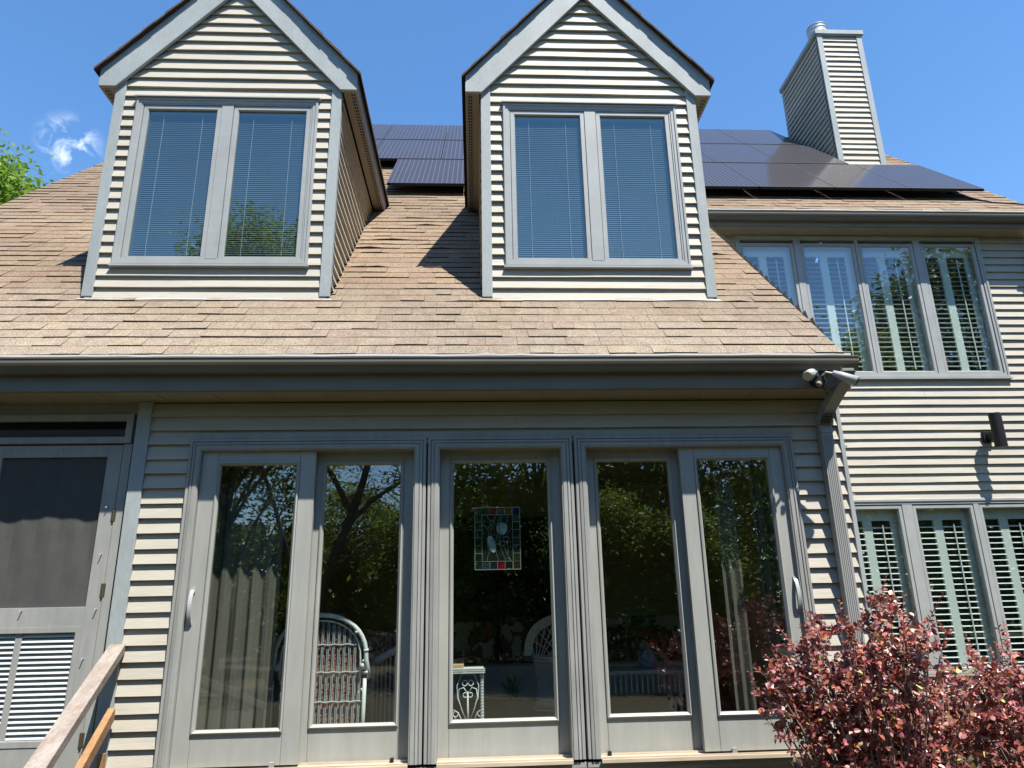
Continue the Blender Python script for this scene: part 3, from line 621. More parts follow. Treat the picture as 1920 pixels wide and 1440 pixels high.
# ---- wing windows with plantation shutters
def wing_window(x0, x1, z0, z1, glasses, gz0, gz1, top_rail):
    y = 8.27; b = MB()
    b.frame(x0, x1, z0, z1, [(0, 8.31), (0, y - .012), (.006, y - .018), (.03, y - .018), (.034, y - .008), (.062, y - .008), (.062, 8.34)])
    b.box(x0 - .01, x1 + .01, y - .03, y + .02, z0 - .018, z0 - .001)
    for (a, c), (e, f_) in zip(glasses, glasses[1:]): b.box(c + .052, e - .052, y - .006, 8.33, z0 + .05, z1 - .05)
    wd_ = b.build('window', VINYL, house)
    for a, c in glasses:
        b = MB(); b.frame(a - .048, c + .048, gz0 - .048, gz1 + .048, [(0, 8.33), (0, y + .004), (.004, y), (.038, y), (.048, y + .014), (.048, 8.33)]); b.build('sash', VINYL, wd_)
        b = MB(); b.poly([(a, y + .02, gz0), (c, y + .02, gz0), (c, y + .02, gz1), (a, y + .02, gz1)]); b.build('glass_pane', WGLASS, wd_)
        # shutter: two leaves
        ys = 8.375; b = MB(); mid = (a + c) / 2 - .03
        b.box(a - .05, c + .05, ys, ys + .03, gz1 - top_rail, gz1 + .05); b.box(a - .05, c + .05, ys, ys + .03, gz0 - .05, gz0 + .0)
        for u, v in ((a - .04, a + .0), (mid - .05, mid + .055), (c - .055, c + .05)): b.box(u, v, ys, ys + .03, gz0, gz1 - top_rail)
        sh_ = b.build('shutter', SHUT, wd_, bevel=.003)
        b = MB(); z = gz0 + .03; ti = math.radians(12)
        while z < gz1 - top_rail - .02:
            for u, v in ((a + .0, mid - .05), (mid + .055, c - .055)):
                dz = .032 * math.sin(ti); dyy = .032 * math.cos(ti)
                b.prism([(u, ys + .015 - dyy, z - dz), (u, ys + .015, z + .008), (u, ys + .015 + dyy, z + dz), (u, ys + .015, z - .008)], (v - u, 0, 0))
            z += .066
        b.build('louvre', SHUT, sh_)
        b = MB(); xr_ = (mid + .055 + c - .055) / 2; b.box(xr_ - .006, xr_ + .006, ys - .026, ys - .016, gz0 + .05, gz1 - top_rail - .05); b.build('tilt_rod', SHUT, sh_)
    return wd_
wing_window(3.42, 6.742, 2.60, 4.578, UX, 2.695, 4.425, .10)
wing_window(4.262, 6.79, -.842, 1.095, LX, -.772, .975, .12)
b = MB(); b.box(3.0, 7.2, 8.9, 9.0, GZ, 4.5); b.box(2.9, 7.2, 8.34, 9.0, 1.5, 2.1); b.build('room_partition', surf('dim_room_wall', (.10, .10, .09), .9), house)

# ---- sunroom interior
RX0, RX1, RYB = -2.42, 2.80, 9.2
inn = MB(); inn.poly([(RX0, 5.40, -1.0), (RX1, 5.40, -1.0), (RX1, RYB, -1.0), (RX0, RYB, -1.0)]); inn.build('room_floor', IFLOOR, house)
inn = MB(); inn.poly([(RX0, 5.40, 1.44), (RX1, 5.40, 1.44), (RX1, RYB, 1.44), (RX0, RYB, 1.44)]); inn.build('room_ceiling', IWALL, house)
inn = MB(); inn.poly([(RX0, RYB, -1), (-.30, RYB, -1), (-.30, RYB, 1.44), (RX0, RYB, 1.44)]); inn.poly([(1.05, RYB, -1), (RX1, RYB, -1), (RX1, RYB, 1.44), (1.05, RYB, 1.44)]); inn.poly([(-.3, RYB, 1.05), (1.05, RYB, 1.05), (1.05, RYB, 1.44), (-.3, RYB, 1.44)])
inn.poly([(RX0, 5.4, -1), (RX0, RYB, -1), (RX0, RYB, 1.44), (RX0, 5.4, 1.44)]); inn.poly([(RX1, 5.4, -1), (RX1, RYB, -1), (RX1, RYB, 1.44), (RX1, 5.4, 1.44)])
inn.build('room_wall', IWALL, house, recalc=False)
inn = MB(); inn.box(-.36, -.30, RYB - .03, RYB, -1, 1.11); inn.box(1.05, 1.11, RYB - .03, RYB, -1, 1.11); inn.box(-.30, 1.05, RYB - .03, RYB, 1.05, 1.11); inn.build('doorway_trim', surf('interior_trim', (.22, .21, .13), .7), house)
inn = MB(); inn.poly([(RX0 - .5, 11, -1), (3.2, 11, -1), (3.2, 11, 1.5), (RX0 - .5, 11, 1.5)]); inn.build('hall_wall', DARK, house)  # near-black wall: the doorway's darkness is put into its colour
# inner face of the front wall (keeps light out of the room)
inn = MB()
for a in ((-2.45, -2.05, -1.05, 1.5), (2.39, 2.80, -1.05, 1.5), (-2.05, 2.39, 1.17, 1.5)): inn.box(a[0], a[1], 5.33, 5.40, a[2], a[3])
inn.box(-2.45, 2.8, 5.31, 5.40, -1.6, -1.05); inn.build('inner_wall_face', IWALL, house)

# ---------------------------------------------------------------- solar panels
def solar_panel(x0, x1, y0, y1, label):
    h = .16
    t = thing('solar_panel', ((x0 + x1) / 2, y0, y0 - 3.17), label, 'solar panel', 'solar panels in rows on the upper roof slope')
    e = .007; b = MB()
    P4 = [rp(x0 + e, y0 + e, h), rp(x1 - e, y0 + e, h), rp(x1 - e, y1 - e, h), rp(x0 + e, y1 - e, h)]
    up = Vector((0, -.7071, .7071)); b.prism([tuple(Vector(p) - up * .036) for p in P4], tuple(up * .034)); b.build('frame', BLACK, t)
    i = .012; b = MB(); b.poly([tuple(Vector(rp(x0 + e + i, y0 + e + i, h))), rp(x1 - e - i, y0 + e + i, h), rp(x1 - e - i, y1 - e - i, h), rp(x0 + e + i, y1 - e - i, h)]); b.build('cell_sheet', SOLAR, t, recalc=False)
    b = MB(); b.frame(0, 1, 0, 1, [(0, 0)]) if False else None
    rim = MB()
    for (a0, a1, c0, c1) in ((x0 + e, x1 - e, y0 + e, y0 + e + i), (x0 + e, x1 - e, y1 - e - i, y1 - e), (x0 + e, x0 + e + i, y0 + e + i, y1 - e - i), (x1 - e - i, x1 - e, y0 + e + i, y1 - e - i)):
        rim.poly([rp(a0, c0, h + .002), rp(a1, c0, h + .002), rp(a1, c1, h + .002), rp(a0, c1, h + .002)])
    rim.build('rim', surf('panel_rim', (.13, .13, .14), .35, metal=.6) if 'panel_rim' not in MATS else MATS['panel_rim'], t, recalc=False)
names = ['first', 'second', 'third', 'fourth', 'fifth', 'sixth', 'seventh', 'eighth']
for r_, (ya, yb) in enumerate(((9.56, 10.77), (10.80, 12.01))):
    for i in range(8):
        xa = -2.63 + i * 1.066
        row = ('middle', 'top')[r_]
        solar_panel(xa, xa + 1.066, ya, yb, 'dark solar panel, %s from the left in the %s row of the roof array' % (names[i], row))
for i in range(4): solar_panel(2.80 + 1.05 * i, 3.85 + 1.05 * i, 8.36, 9.53, 'dark solar panel in the bottom row right of the dormers, %s from its left end' % names[i])
for i in range(3): solar_panel(-1.15 + 1.05 * i, -.10 + 1.05 * i, 8.36, 9.53, 'dark solar panel in the bottom row between the dormers, %s from its left end' % names[i])
b = MB()
for x in (-.8, -.35, 3.1, 3.6, 4.15, 4.65, 5.2, 5.7, 6.25, 6.75): b.prism([rp(x, 8.46, .09), rp(x, 12.0 if x < 5.9 else 9.5, .09), rp(x, 12.0 if x < 5.9 else 9.5, .122), rp(x, 8.46, .122)], (.035, 0, 0))
tag(b.build('mounting_rail', BLACK), 'metal rails that carry the solar panels above the shingles', 'mounting rail')
b = MB(); b.tube([rp(6.6, 8.5, .06), rp(6.85, 8.36, .03), rp(7.05, 8.25, .012), rp(7.25, 8.22, .012), rp(7.42, 8.18, .012)], .012, 6)
tag(b.build('cable', BLACK), 'black cable trailing from the solar panels to the roof edge', 'cable')

# ---------------------------------------------------------------- wall lamp
t = thing('wall_lamp', (6.25, 8.08, 1.67), 'black cylinder wall lamp on the beige siding between the upper and lower shuttered windows', 'wall lamp')
b = MB(); b.tube([(6.262, 8.06, 1.665), (6.262, 8.06, 2.075)], .068, 28); b.tube([(6.262, 8.06, 2.077), (6.262, 8.06, 2.082)], .060, 28); b.build('lamp_body', BLACK, t, smooth=False)
b = MB(); b.box(6.235, 6.292, 8.12, 8.25, 1.80, 1.86); b.build('arm', BLACK, t); b = MB(); b.box(6.205, 6.32, 8.24, 8.282, 1.765, 1.90); b.build('mounting_plate', BLACK, t, bevel=.004)

# ---------------------------------------------------------------- security light
t = thing('security_light', (2.56, 4.93, 1.50), 'motion floodlight with two white heads under the right end of the lower gutter', 'security light')
b = MB(); b.tube([(2.56, 4.999, 1.552), (2.56, 4.955, 1.552)], .058, 24); b.tube([(2.56, 4.957, 1.552), (2.56, 4.945, 1.552)], .048, 24); b.build('housing', BLACK, t)
def head(p, q, r0, r1, lens):
    P_, Q = Vector(p), Vector(q); d = (Q - P_).normalized()
    b = MB(); b.tube([P_ - d * .004, P_, P_ + (Q - P_) * .35, Q], [r0 * .55, r0, (r0 + r1) / 2 + .002, r1], 20); h = b.build('lamp_head', WHITEP, t, smooth=True)
    b = MB(); b.tube([Q, Q + d * .004], r1 * .86, 20); b.build('lens', lens, h); return h
LENS = surf('yellowed_lens', (.50, .42, .26), .3)
head((2.49, 4.90, 1.588), (2.415, 4.835, 1.538), .028, .038, LENS)
head((2.645, 4.905, 1.584), (2.775, 4.83, 1.495), .020, .037, DARK)
b = MB(); b.tube([(2.545, 4.945, 1.575), (2.53, 4.92, 1.598), (2.50, 4.90, 1.592)], .008, 8); b.tube([(2.585, 4.945, 1.575), (2.60, 4.92, 1.595), (2.645, 4.905, 1.58)], .008, 8); b.build('arm', WHITEP, t)
b = MB(); b.tube([(2.54, 4.935, 1.510), (2.54, 4.915, 1.497)], [.022, .017], 16); b.build('motion_sensor', surf('sensor_plastic', (.30, .24, .20), .4), t, smooth=True)
b = MB(); b.tube([(2.575, 4.96, 1.50), (2.60, 4.965, 1.47), (2.625, 5.0, 1.44)], .003, 6); b.build('cord', BLACK, t)
# conduits at the corner
b = MB(); b.tube([(2.832, 5.285, 1.47), (2.836, 5.28, .8), (2.832, 5.285, .72), (2.838, 5.28, -1.5)], .008, 8); b.tube([(2.85, 5.30, 1.40), (2.852, 5.29, .55), (2.849, 5.295, -1.5)], .006, 8)
for z in (1.1, .73, .3, -.2): b.box(2.82, 2.862, 5.268, 5.275, z, z + .014)
tag(b.build('conduit', TRIM), 'pair of thin grey conduits clipped down the house corner beside the downspout', 'conduit')

# ---------------------------------------------------------------- stained glass
t = thing('stained_glass_panel', (.165, 5.445, .243), 'stained glass panel with coloured square border and two agate slices, hung in the middle door', 'stained glass')
SX0, SX1, SZ0, SZ1 = -.004, .334, .243, .697; yS = 5.445
SU = lambda X: SX0 + (X - 450) / 770 * (SX1 - SX0)
SV = lambda Y: SZ1 - (Y - 285) / 1040 * (SZ1 - SZ0)
LEAD = surf('lead_came', (.34, .36, .34), .35, metal=.5)
b = MB(); cxs = [450, 570, 700, 828, 958, 1088, 1220]; rows = [285, 408, 530, 665, 795, 925, 1060, 1190, 1325]
for x in (450, 1220): b.box(SU(x) - .0025, SU(x) + .0025, yS - .004, yS + .004, SZ0, SZ1)
for y_ in (285, 1325): b.box(SX0, SX1, yS - .0045, yS + .0045, SV(y_) - .003, SV(y_) + .003)
for x in (572, 1095): b.box(SU(x) - .0018, SU(x) + .0018, yS - .003, yS + .003, SZ0, SZ1)
for y_ in (408, 1192): b.box(SX0, SX1, yS - .003, yS + .003, SV(y_) - .0018, SV(y_) + .0018)
for y_ in rows[1:-1]:
    b.box(SU(450), SU(572), yS - .003, yS + .003, SV(y_) - .0016, SV(y_) + .0016); b.box(SU(1095), SU(1220), yS - .003, yS + .003, SV(y_) - .0016, SV(y_) + .0016)
for x in cxs[1:-1]:
    for y0_, y1_ in ((285, 408), (1192, 1325)): b.box(SU(x) - .0016, SU(x) + .0016, yS - .003, yS + .003, SV(y1_), SV(y0_))
def lead(pts, r=.0015): b.tube([(SU(x), yS, SV(y_)) for x, y_ in pts], r, 5)
for pts in ([(655, 410), (680, 470), (715, 520)], [(825, 410), (790, 470), (770, 520)], [(890, 410), (860, 500), (835, 560), (820, 640), (830, 700)], [(935, 410), (900, 480), (895, 545)],
            [(1010, 415), (1010, 500), (990, 570), (1000, 610), (970, 680), (945, 740), (940, 800)], [(575, 575), (640, 610), (680, 690), (690, 760)], [(725, 670), (725, 750), (780, 850), (805, 920), (805, 1040), (830, 1110), (850, 1190)],
            [(690, 760), (660, 850), (665, 950), (700, 1020), (670, 1100), (655, 1190)], [(830, 720), (830, 780), (800, 870)], [(885, 750), (865, 850), (880, 950), (930, 1080), (970, 1185)], [(1090, 640), (1020, 710), (995, 785)],
            [(930, 935), (990, 1060), (1060, 1185)], [(1000, 870), (1005, 960), (1015, 1060)]): lead(pts)
def ring(cx, cy, rx, ry, rot=0, r=.0016):
    P_ = []
    for i in range(19):
        a = 2 * math.pi * i / 18; x, y_ = rx * math.cos(a), ry * math.sin(a); P_.append((SU(cx + x * math.cos(rot) - y_ * math.sin(rot)), yS, SV(cy + x * math.sin(rot) + y_ * math.cos(rot))))
    b.tube(P_, r, 5); return P_
for c_ in ((743, 542, 32, 36), (720, 625, 34, 36), (983, 825, 44, 44), (920, 898, 42, 44)): ring(*c_)
r1_ = ring(912, 645, 92, 100); r2_ = ring(733, 905, 60, 145, -.28)
lc = b.build('lead_came', LEAD, t)
def agate(P_, name):
    mb = MB(); mb.poly([(x, y_ - .002, z) for x, y_, z in P_[:-1]]); mb.build('agate_slice', name, t)
agate(r1_, surf('green_agate', (.10, .22, .20), .2, (.35, .48, .45), (28, 28, 20), lo=.4, hi=.6)); agate(r2_, surf('grey_agate', (.20, .26, .24), .2, (.42, .48, .45), (24, 24, 18), lo=.4, hi=.6))
cols = {(0, 0): (.05, .10, .14), (1, 0): (.03, .08, .02), (2, 0): (.35, .02, .01), (3, 0): (.16, .16, .12), (4, 0): (.40, .17, .02), (5, 0): (.01, .02, .18), (5, 1): (.02, .16, .11), (3, 7): (.35, .01, .03), (1, 7): (.05, .10, .10)}
gm = {}
for i in range(6):
    for j in range(8):
        if 0 < i < 5 and 0 < j < 7: continue
        c = cols.get((i, j), random.choice(((.02, .05, .05), (.03, .07, .03), (.01, .03, .03), (.05, .06, .02))))
        if c not in gm: gm[c] = stained('stained_glass_%d' % len(gm), c)
        mb = MB(); mb.poly([(SU(cxs[i]), yS, SV(rows[j + 1])), (SU(cxs[i + 1]), yS, SV(rows[j + 1])), (SU(cxs[i + 1]), yS, SV(rows[j])), (SU(cxs[i]), yS, SV(rows[j]))]); mb.build('glass_square', gm[c], t)
mb = MB(); mb.poly([(SU(572), yS + .001, SV(1192)), (SU(1095), yS + .001, SV(1192)), (SU(1095), yS + .001, SV(408)), (SU(572), yS + .001, SV(408))]); mb.build('glass_field', stained('smoky_green_glass', (.06, .09, .06), .8), t)
mb = MB(); mb.tube([(SU(572), yS, SZ1), (SU(572), yS, 1.12)], .0009, 4); mb.tube([(SU(1075), yS, SZ1), (SU(1075), yS, 1.12)], .0009, 4); mb.build('hanging_wire', LEAD, t)

# ---------------------------------------------------------------- curtains
def curtain(x0, x1, y, label, amp=.016, per=.105, seed=1):
    b = MB(); n_ = int((x1 - x0) / .008); zz = [-.98, -.5, 0, .5, 1.1]
    def pt(i, z): x = x0 + (x1 - x0) * i / n_; a = amp * (1 + .3 * (z < 0)); return (x, y + a * math.sin(2 * math.pi * x / per + seed + .4 * math.sin(x * 9)) + .2 * a * math.sin(x * 140 + z), z)
    for i in range(n_):
        for za, zb_ in zip(zz, zz[1:]): b.poly([pt(i, za), pt(i + 1, za), pt(i + 1, zb_), pt(i, zb_)])
    o = b.build('curtain', CURT, None, smooth=True, recalc=False); return tag(o, label, 'curtain', 'curtains behind the patio doors')
curtain(-1.93, -1.43, 5.50, 'pale pleated curtain behind the glass of the leftmost patio door')
curtain(1.86, 2.02, 5.50, 'narrow gathered curtain behind the glass of the rightmost patio door', per=.07, seed=2)
curtain(2.16, 2.36, 5.52, 'folded curtain edge beside the right jamb of the rightmost patio door', per=.08, seed=4)

# ---------------------------------------------------------------- wicker furniture
def arch(cx, y, hw, z0, zt, rad, n=20, flare=0):
    P_ = [(cx - hw - flare, y, z0)]
    zs = zt - hw * .95
    P_.append((cx - hw, y, zs))
    for i in range(1, n): a = math.pi * (1 - i / n); P_.append((cx + hw * math.cos(a), y, zs + (zt - zs) * math.sin(a) ** .85))
    P_.append((cx + hw, y, zs)); P_.append((cx + hw + flare, y, z0)); return P_
t = thing('wicker_chair', (-1.14, 5.75, -1.0), 'white wicker armchair with arched back and red floral cushion, behind the second door pane', 'wicker chair')
b = MB(); b.tube(arch(-1.14, 5.66, .335, -.50, -.055, .02, flare=.03), .017, 10)
b.tube([(-1.475, 5.66, -.5), (-1.47, 5.66, -1.0)], .014, 8); b.tube([(-.81, 5.66, -.5), (-.815, 5.66, -1.0)], .014, 8)
b.tube(arch(-1.14, 5.675, .29, -.50, -.095, .02), .007, 8)
for x, z in ((-1.40, -.17), (-.88, -.17), (-.81, -.30), (-1.47, -.30), (-.80, -.45)): b.tube([(x, 5.66, z), (x + .004, 5.66, z - .018)], .020, 10)
b.build('back_frame', WICKER, t, smooth=True)
b = MB()
for i in range(15):
    x = -1.42 + i * .04
    zt = -.10 - .30 * max(0, abs(x + 1.14) / .30 - .25) ** 2.2
    for dx in (0, .011): b.tube([(x + dx, 5.685, zt), (x + dx, 5.69, -1.0)], .0042, 6)
for z in (-.27, -.46, -.66, -.85): b.tube([(-1.45 + i * .045, 5.678 + .006 * (i % 2), z + .006 * (i % 2)) for i in range(15)], .007, 6)
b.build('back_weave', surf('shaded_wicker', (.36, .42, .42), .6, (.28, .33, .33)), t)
b = MB(); b.prism([(-1.40, 5.71, -.95), (-.88, 5.71, -.95), (-.87, 5.70, -.30), (-.93, 5.70, -.18), (-1.05, 5.70, -.13), (-1.23, 5.70, -.13), (-1.35, 5.70, -.18), (-1.41, 5.70, -.30)], (0, .09, 0)); b.build('cushion', FLORAL, t, bevel=.02)
b = MB(); b.box(-1.44, -.84, 5.72, 6.22, -.72, -.58); b.build('seat', WICKER, t, bevel=.02)
for x in (-1.45, -.83): b = MB(); b.tube([(x, 5.66, -.42), (x, 5.9, -.36), (x, 6.15, -.38), (x, 6.22, -.50), (x, 6.22, -1.0)], .022, 8); b.build('arm', WICKER, t, smooth=True)
t = thing('wicker_settee', (-.62, 6.35, -1.0), 'dim wicker settee with slatted sloping arm, right of the arched chair', 'settee')
b = MB(); b.tube([(-1.0, 6.25, -.48), (-.80, 6.25, -.42), (-.62, 6.25, -.33), (-.45, 6.25, -.22), (-.2, 6.25, -.18)], .03, 10); b.build('arm', WICKER2, t, smooth=True)
b = MB()
for i in range(24): x = -1.0 + i * .034; b.tube([(x, 6.26, -.47 + max(0, i - 3) * .012), (x, 6.26, -1.0)], .006, 6)
b.build('side_slats', WICKER2, t); b = MB(); b.prism([(-.98, 6.4, -.7), (-.72, 6.4, -.7), (-.66, 6.4, -.22), (-.95, 6.4, -.18)], (0, .1, 0)); b.build('cushion', FLORAL, t, bevel=.02)
# side table
t = thing('side_table', (-.06, 5.68, -1.0), 'white wicker side table with scrollwork sides at the lower left of the middle door', 'side table')
b = MB(); b.box(-.30, .055, 5.58, 5.80, -.47, -.445)
for k_ in range(3):
    for i in range(30): x = -.30 + i * .0122; b.tube([(x, 5.575, -.452 - k_ * .013), (x + .010, 5.572, -.445 - k_ * .013)], .0052, 5)
b.build('table_top', WICKER, t)
for x, y_ in ((-.285, 5.60), (.043, 5.60), (-.285, 5.78), (.043, 5.78)):
    b = MB(); b.tube([(x, y_, -.47), (x, y_, -1.0)], .011, 8)
    for i in range(26): b.tube([(x, y_, -.48 - i * .02), (x, y_, -.488 - i * .02)], .0135, 8)
    b.build('leg', WICKER, t)
b = MB(); yS2 = 5.60
def sp(pts, r=.0045): b.tube([(-.06 + x, yS2, -.62 + z) for x, z in pts], r, 6)
def circ(x, z, r, rr=.004): sp([(x + r * math.cos(a), z + r * math.sin(a)) for a in [2 * math.pi * i / 14 for i in range(15)]], rr)
for s_ in (-1, 1):
    sp([(0, -.20), (s_ * .045, -.10), (s_ * .07, -.02), (s_ * .062, .035), (s_ * .03, .045), (s_ * .006, .01)])
    sp([(s_ * .01, -.18), (s_ * .075, -.02), (s_ * .078, .06), (s_ * .05, .125), (s_ * .015, .15)]); circ(s_ * .022, .075, .019); circ(s_ * .018, -.005, .016)
    sp([(s_ * .03, -.20), (s_ * .07, -.12), (s_ * .10, -.10), (s_ * .105, -.14), (s_ * .085, -.16)]); circ(s_ * .088, -.13, .018)
b.tube([(-.06, yS2, -.84), (-.06, yS2, -.60)], [.012, .004], 8); b.tube([(-.30, yS2, -.83), (.055, yS2, -.815)], .018, 8)
b.build('scrollwork', WICKER, t, smooth=True)
t2_ = MB(); t2_.box(-.21, -.09, 5.62, 5.74, -.444, -.420); tag(t2_.build('book', surf('tan_cover', (.45, .33, .18), .6), bevel=.003), 'small tan book lying on the white side table', 'book')
# peacock chair
t = thing('peacock_chair', (.72, 6.85, -1.0), 'tall fan-backed wicker chair with crossed lattice behind the right half of the middle door', 'wicker chair')
b = MB(); cxp = .78
for k_ in range(4): b.tube(arch(cxp, 6.8 + .006 * k_, .34 - .018 * k_, -.45, -.105 - .02 * k_, .012), .010, 8)
b.build('back_rim', WICKER2, t, smooth=True)
b = MB()
for s_ in (-1, 1):
    for i in range(9):
        x0_ = cxp - .30 + i * .075; x1_ = x0_ + s_ * .26
        x1_ = max(cxp - .24, min(cxp + .24, x1_)); zt = -.17 - 1.4 * (x0_ - cxp) ** 2
        b.tube([(x0_, 6.83, zt), (x1_ * .6 + x0_ * .4, 6.85, -.40), (x1_, 6.86, -.56)], .005, 5)
b.build('back_lattice', WICKER2, t)
b = MB()
for i in range(22):
    a = math.pi * (.98 + i / 21 * 1.04); p_ = lambda an, rr, z: (cxp + rr * math.cos(an), 6.9 + rr * .6 * math.sin(an), z)
    for s_ in (-1, 1): b.tube([p_(a, .26, -.48), p_(a + s_ * .25, .22, -.72), p_(a + s_ * .4, .25, -.88)], .005, 5)
for z, rr in ((-.47, .265), (-.50, .262), (-.82, .24), (-.85, .245), (-.90, .27), (-.98, .29)): b.tube([(cxp + rr * math.cos(a), 6.9 + rr * .6 * math.sin(a), z) for a in [2 * math.pi * i / 24 for i in range(25)]], .010, 6)
b.build('seat_basket', WICKER2, t)
# sofa with bold floral cushions
t = thing('sofa', (.9, 8.3, -1.0), 'dim sofa with bold floral cushions at the back of the room', 'sofa')
b = MB(); b.box(-.5, 2.4, 8.0, 8.7, -.95, -.62); b.build('seat', WICKER2, t, bevel=.03)
for i, x in enumerate((-.45, .27, .99, 1.7)): b = MB(); b.box(x, x + .66, 8.25, 8.45, -.62, -.18 + .03 * (i % 2)); b.build('cushion', FLORAL2, t, bevel=.06)
# potted plant
t = thing('potted_plant', (.30, 6.5, -1.0), 'spiky green houseplant in a pot on the floor behind the middle door', 'potted plant')
b = MB(); b.tube([(.30, 6.5, -.999), (.30, 6.5, -.80)], [.09, .12], 16); b.build('pot', surf('glazed_pot', (.04, .06, .06), .3), t)
b = MB(); rnd = random.Random(5)
for i in range(60):
    a = rnd.uniform(0, 6.28); l_ = rnd.uniform(.15, .34); sp_ = rnd.uniform(.05, .25); ca, sa = math.cos(a), math.sin(a); w_ = .008
    P_ = [(.30 + ca * sp_ * f ** 1.5, 6.5 + sa * sp_ * f ** 1.5, -.80 + l_ * f - .12 * f ** 3) for f in (0, .4, .75, 1)]
    for (p, q, f0, f1) in ((P_[0], P_[1], 1, 1), (P_[1], P_[2], 1, .7), (P_[2], P_[3], .7, .05)):
        b.poly([(p[0] - sa * w_ * f0, p[1] + ca * w_ * f0, p[2]), (p[0] + sa * w_ * f0, p[1] - ca * w_ * f0, p[2]), (q[0] + sa * w_ * f1, q[1] - ca * w_ * f1, q[2]), (q[0] - sa * w_ * f1, q[1] + ca * w_ * f1, q[2])])
b.build('foliage', surf('houseplant_leaf', (.06, .20, .07), .4, (.03, .12, .06), trans=.2), t, recalc=False)
# coffee table with pale vase seen in the fourth pane
t = thing('coffee_table', (1.4, 7.2, -1.0), 'low slatted table in the dim room behind the fourth door pane', 'coffee table')
b = MB(); b.box(1.0, 1.9, 6.95, 7.4, -.64, -.61); b.build('table_top', WICKER2, t)
for x in (1.03, 1.85):
    for y_ in (6.98, 7.36): box('leg', WICKER2, t, x, x + .03, y_, y_ + .03, -1.0, -.64)
b = MB()
for i in range(16): b.box(1.06 + i * .05, 1.075 + i * .05, 6.97, 6.985, -.80, -.64)
b.build('apron_slats', WICKER2, t)
b = MB(); b.tube([(1.62, 7.15, -.609), (1.62, 7.15, -.58), (1.62, 7.15, -.52), (1.62, 7.15, -.46), (1.62, 7.15, -.44)], [.05, .085, .10, .06, .07], 20); tag(b.build('vase', surf('pale_ceramic', (.35, .42, .48), .2, (.08, .12, .30), (20, 20, 20)), smooth=True), 'round blue and white vase standing on the low slatted table', 'vase')

# ---------------------------------------------------------------- handrail
t = thing('handrail', (-2.3, 5.0, GZ), 'weathered wooden stair handrail meeting the grey corner post', 'handrail')
def beam(a, c, w_, h_):
    A_, B_ = Vector(a), Vector(c); d = (B_ - A_).normalized(); u = Vector((d.y, -d.x, 0)).normalized(); q = u.cross(d)
    if q.z < 0: q = -q
    b = MB(); P_ = [A_ + u * s1 * w_ / 2 - q * (h_ if s2 else 0) for s1, s2 in ((-1, 0), (1, 0), (1, 1), (-1, 1))]; b.prism([tuple(p) for p in P_], tuple(B_ - A_)); return b
beam((-2.417, 5.255, -.208), (-1.95, 3.38, -.833), .098, .062).build('top_rail', RAILW, t, bevel=.004)
beam((-2.385, 5.22, -.60), (-1.95, 3.5, -1.17), .045, .085).build('lower_rail', NEWW, t, bevel=.004)
box('post', RAILW, t, -2.0, -1.91, 3.40, 3.49, GZ, -.88)
box('baluster', NEWW, t, -2.395, -2.355, 5.13, 5.17, GZ, -.86)

# ---------------------------------------------------------------- red shrub
def leaf(b, p, d, nrm_, L_, W_, t_, fold=.25):
    d = d.normalized(); s_ = d.cross(nrm_); s_ = s_.normalized() if s_.length > 1e-4 else d.orthogonal(); nn = s_.cross(d)
    pts = [p, p + d * L_ * .30 + s_ * W_ * .5 + nn * W_ * fold, p + d * L_ * .68 + s_ * W_ * .42 + nn * W_ * fold, p + d * L_, p + d * L_ * .68 - s_ * W_ * .42 + nn * W_ * fold, p + d * L_ * .30 - s_ * W_ * .5 + nn * W_ * fold]
    i = len(b.v); b.v += [tuple(q) for q in pts] + [tuple(p + d * L_ * .5)]
    b.f += [(i, i + 1, i + 6), (i + 1, i + 2, i + 6), (i + 2, i + 3, i + 6), (i + 3, i + 4, i + 6), (i + 4, i + 5, i + 6), (i + 5, i, i + 6)]; b.t += [t_] * 6
RC = [((.21, .050, .055), 8), ((.32, .10, .105), 9), ((.42, .20, .20), 7), ((.12, .035, .045), 5), ((.36, .085, .05), 5), ((.45, .16, .07), 3), ((.17, .13, .05), 2), ((.50, .48, .16), 1), ((.48, .34, .32), 2)]
RCL = [Vector(c) for c, w_ in RC for _ in range(w_)]
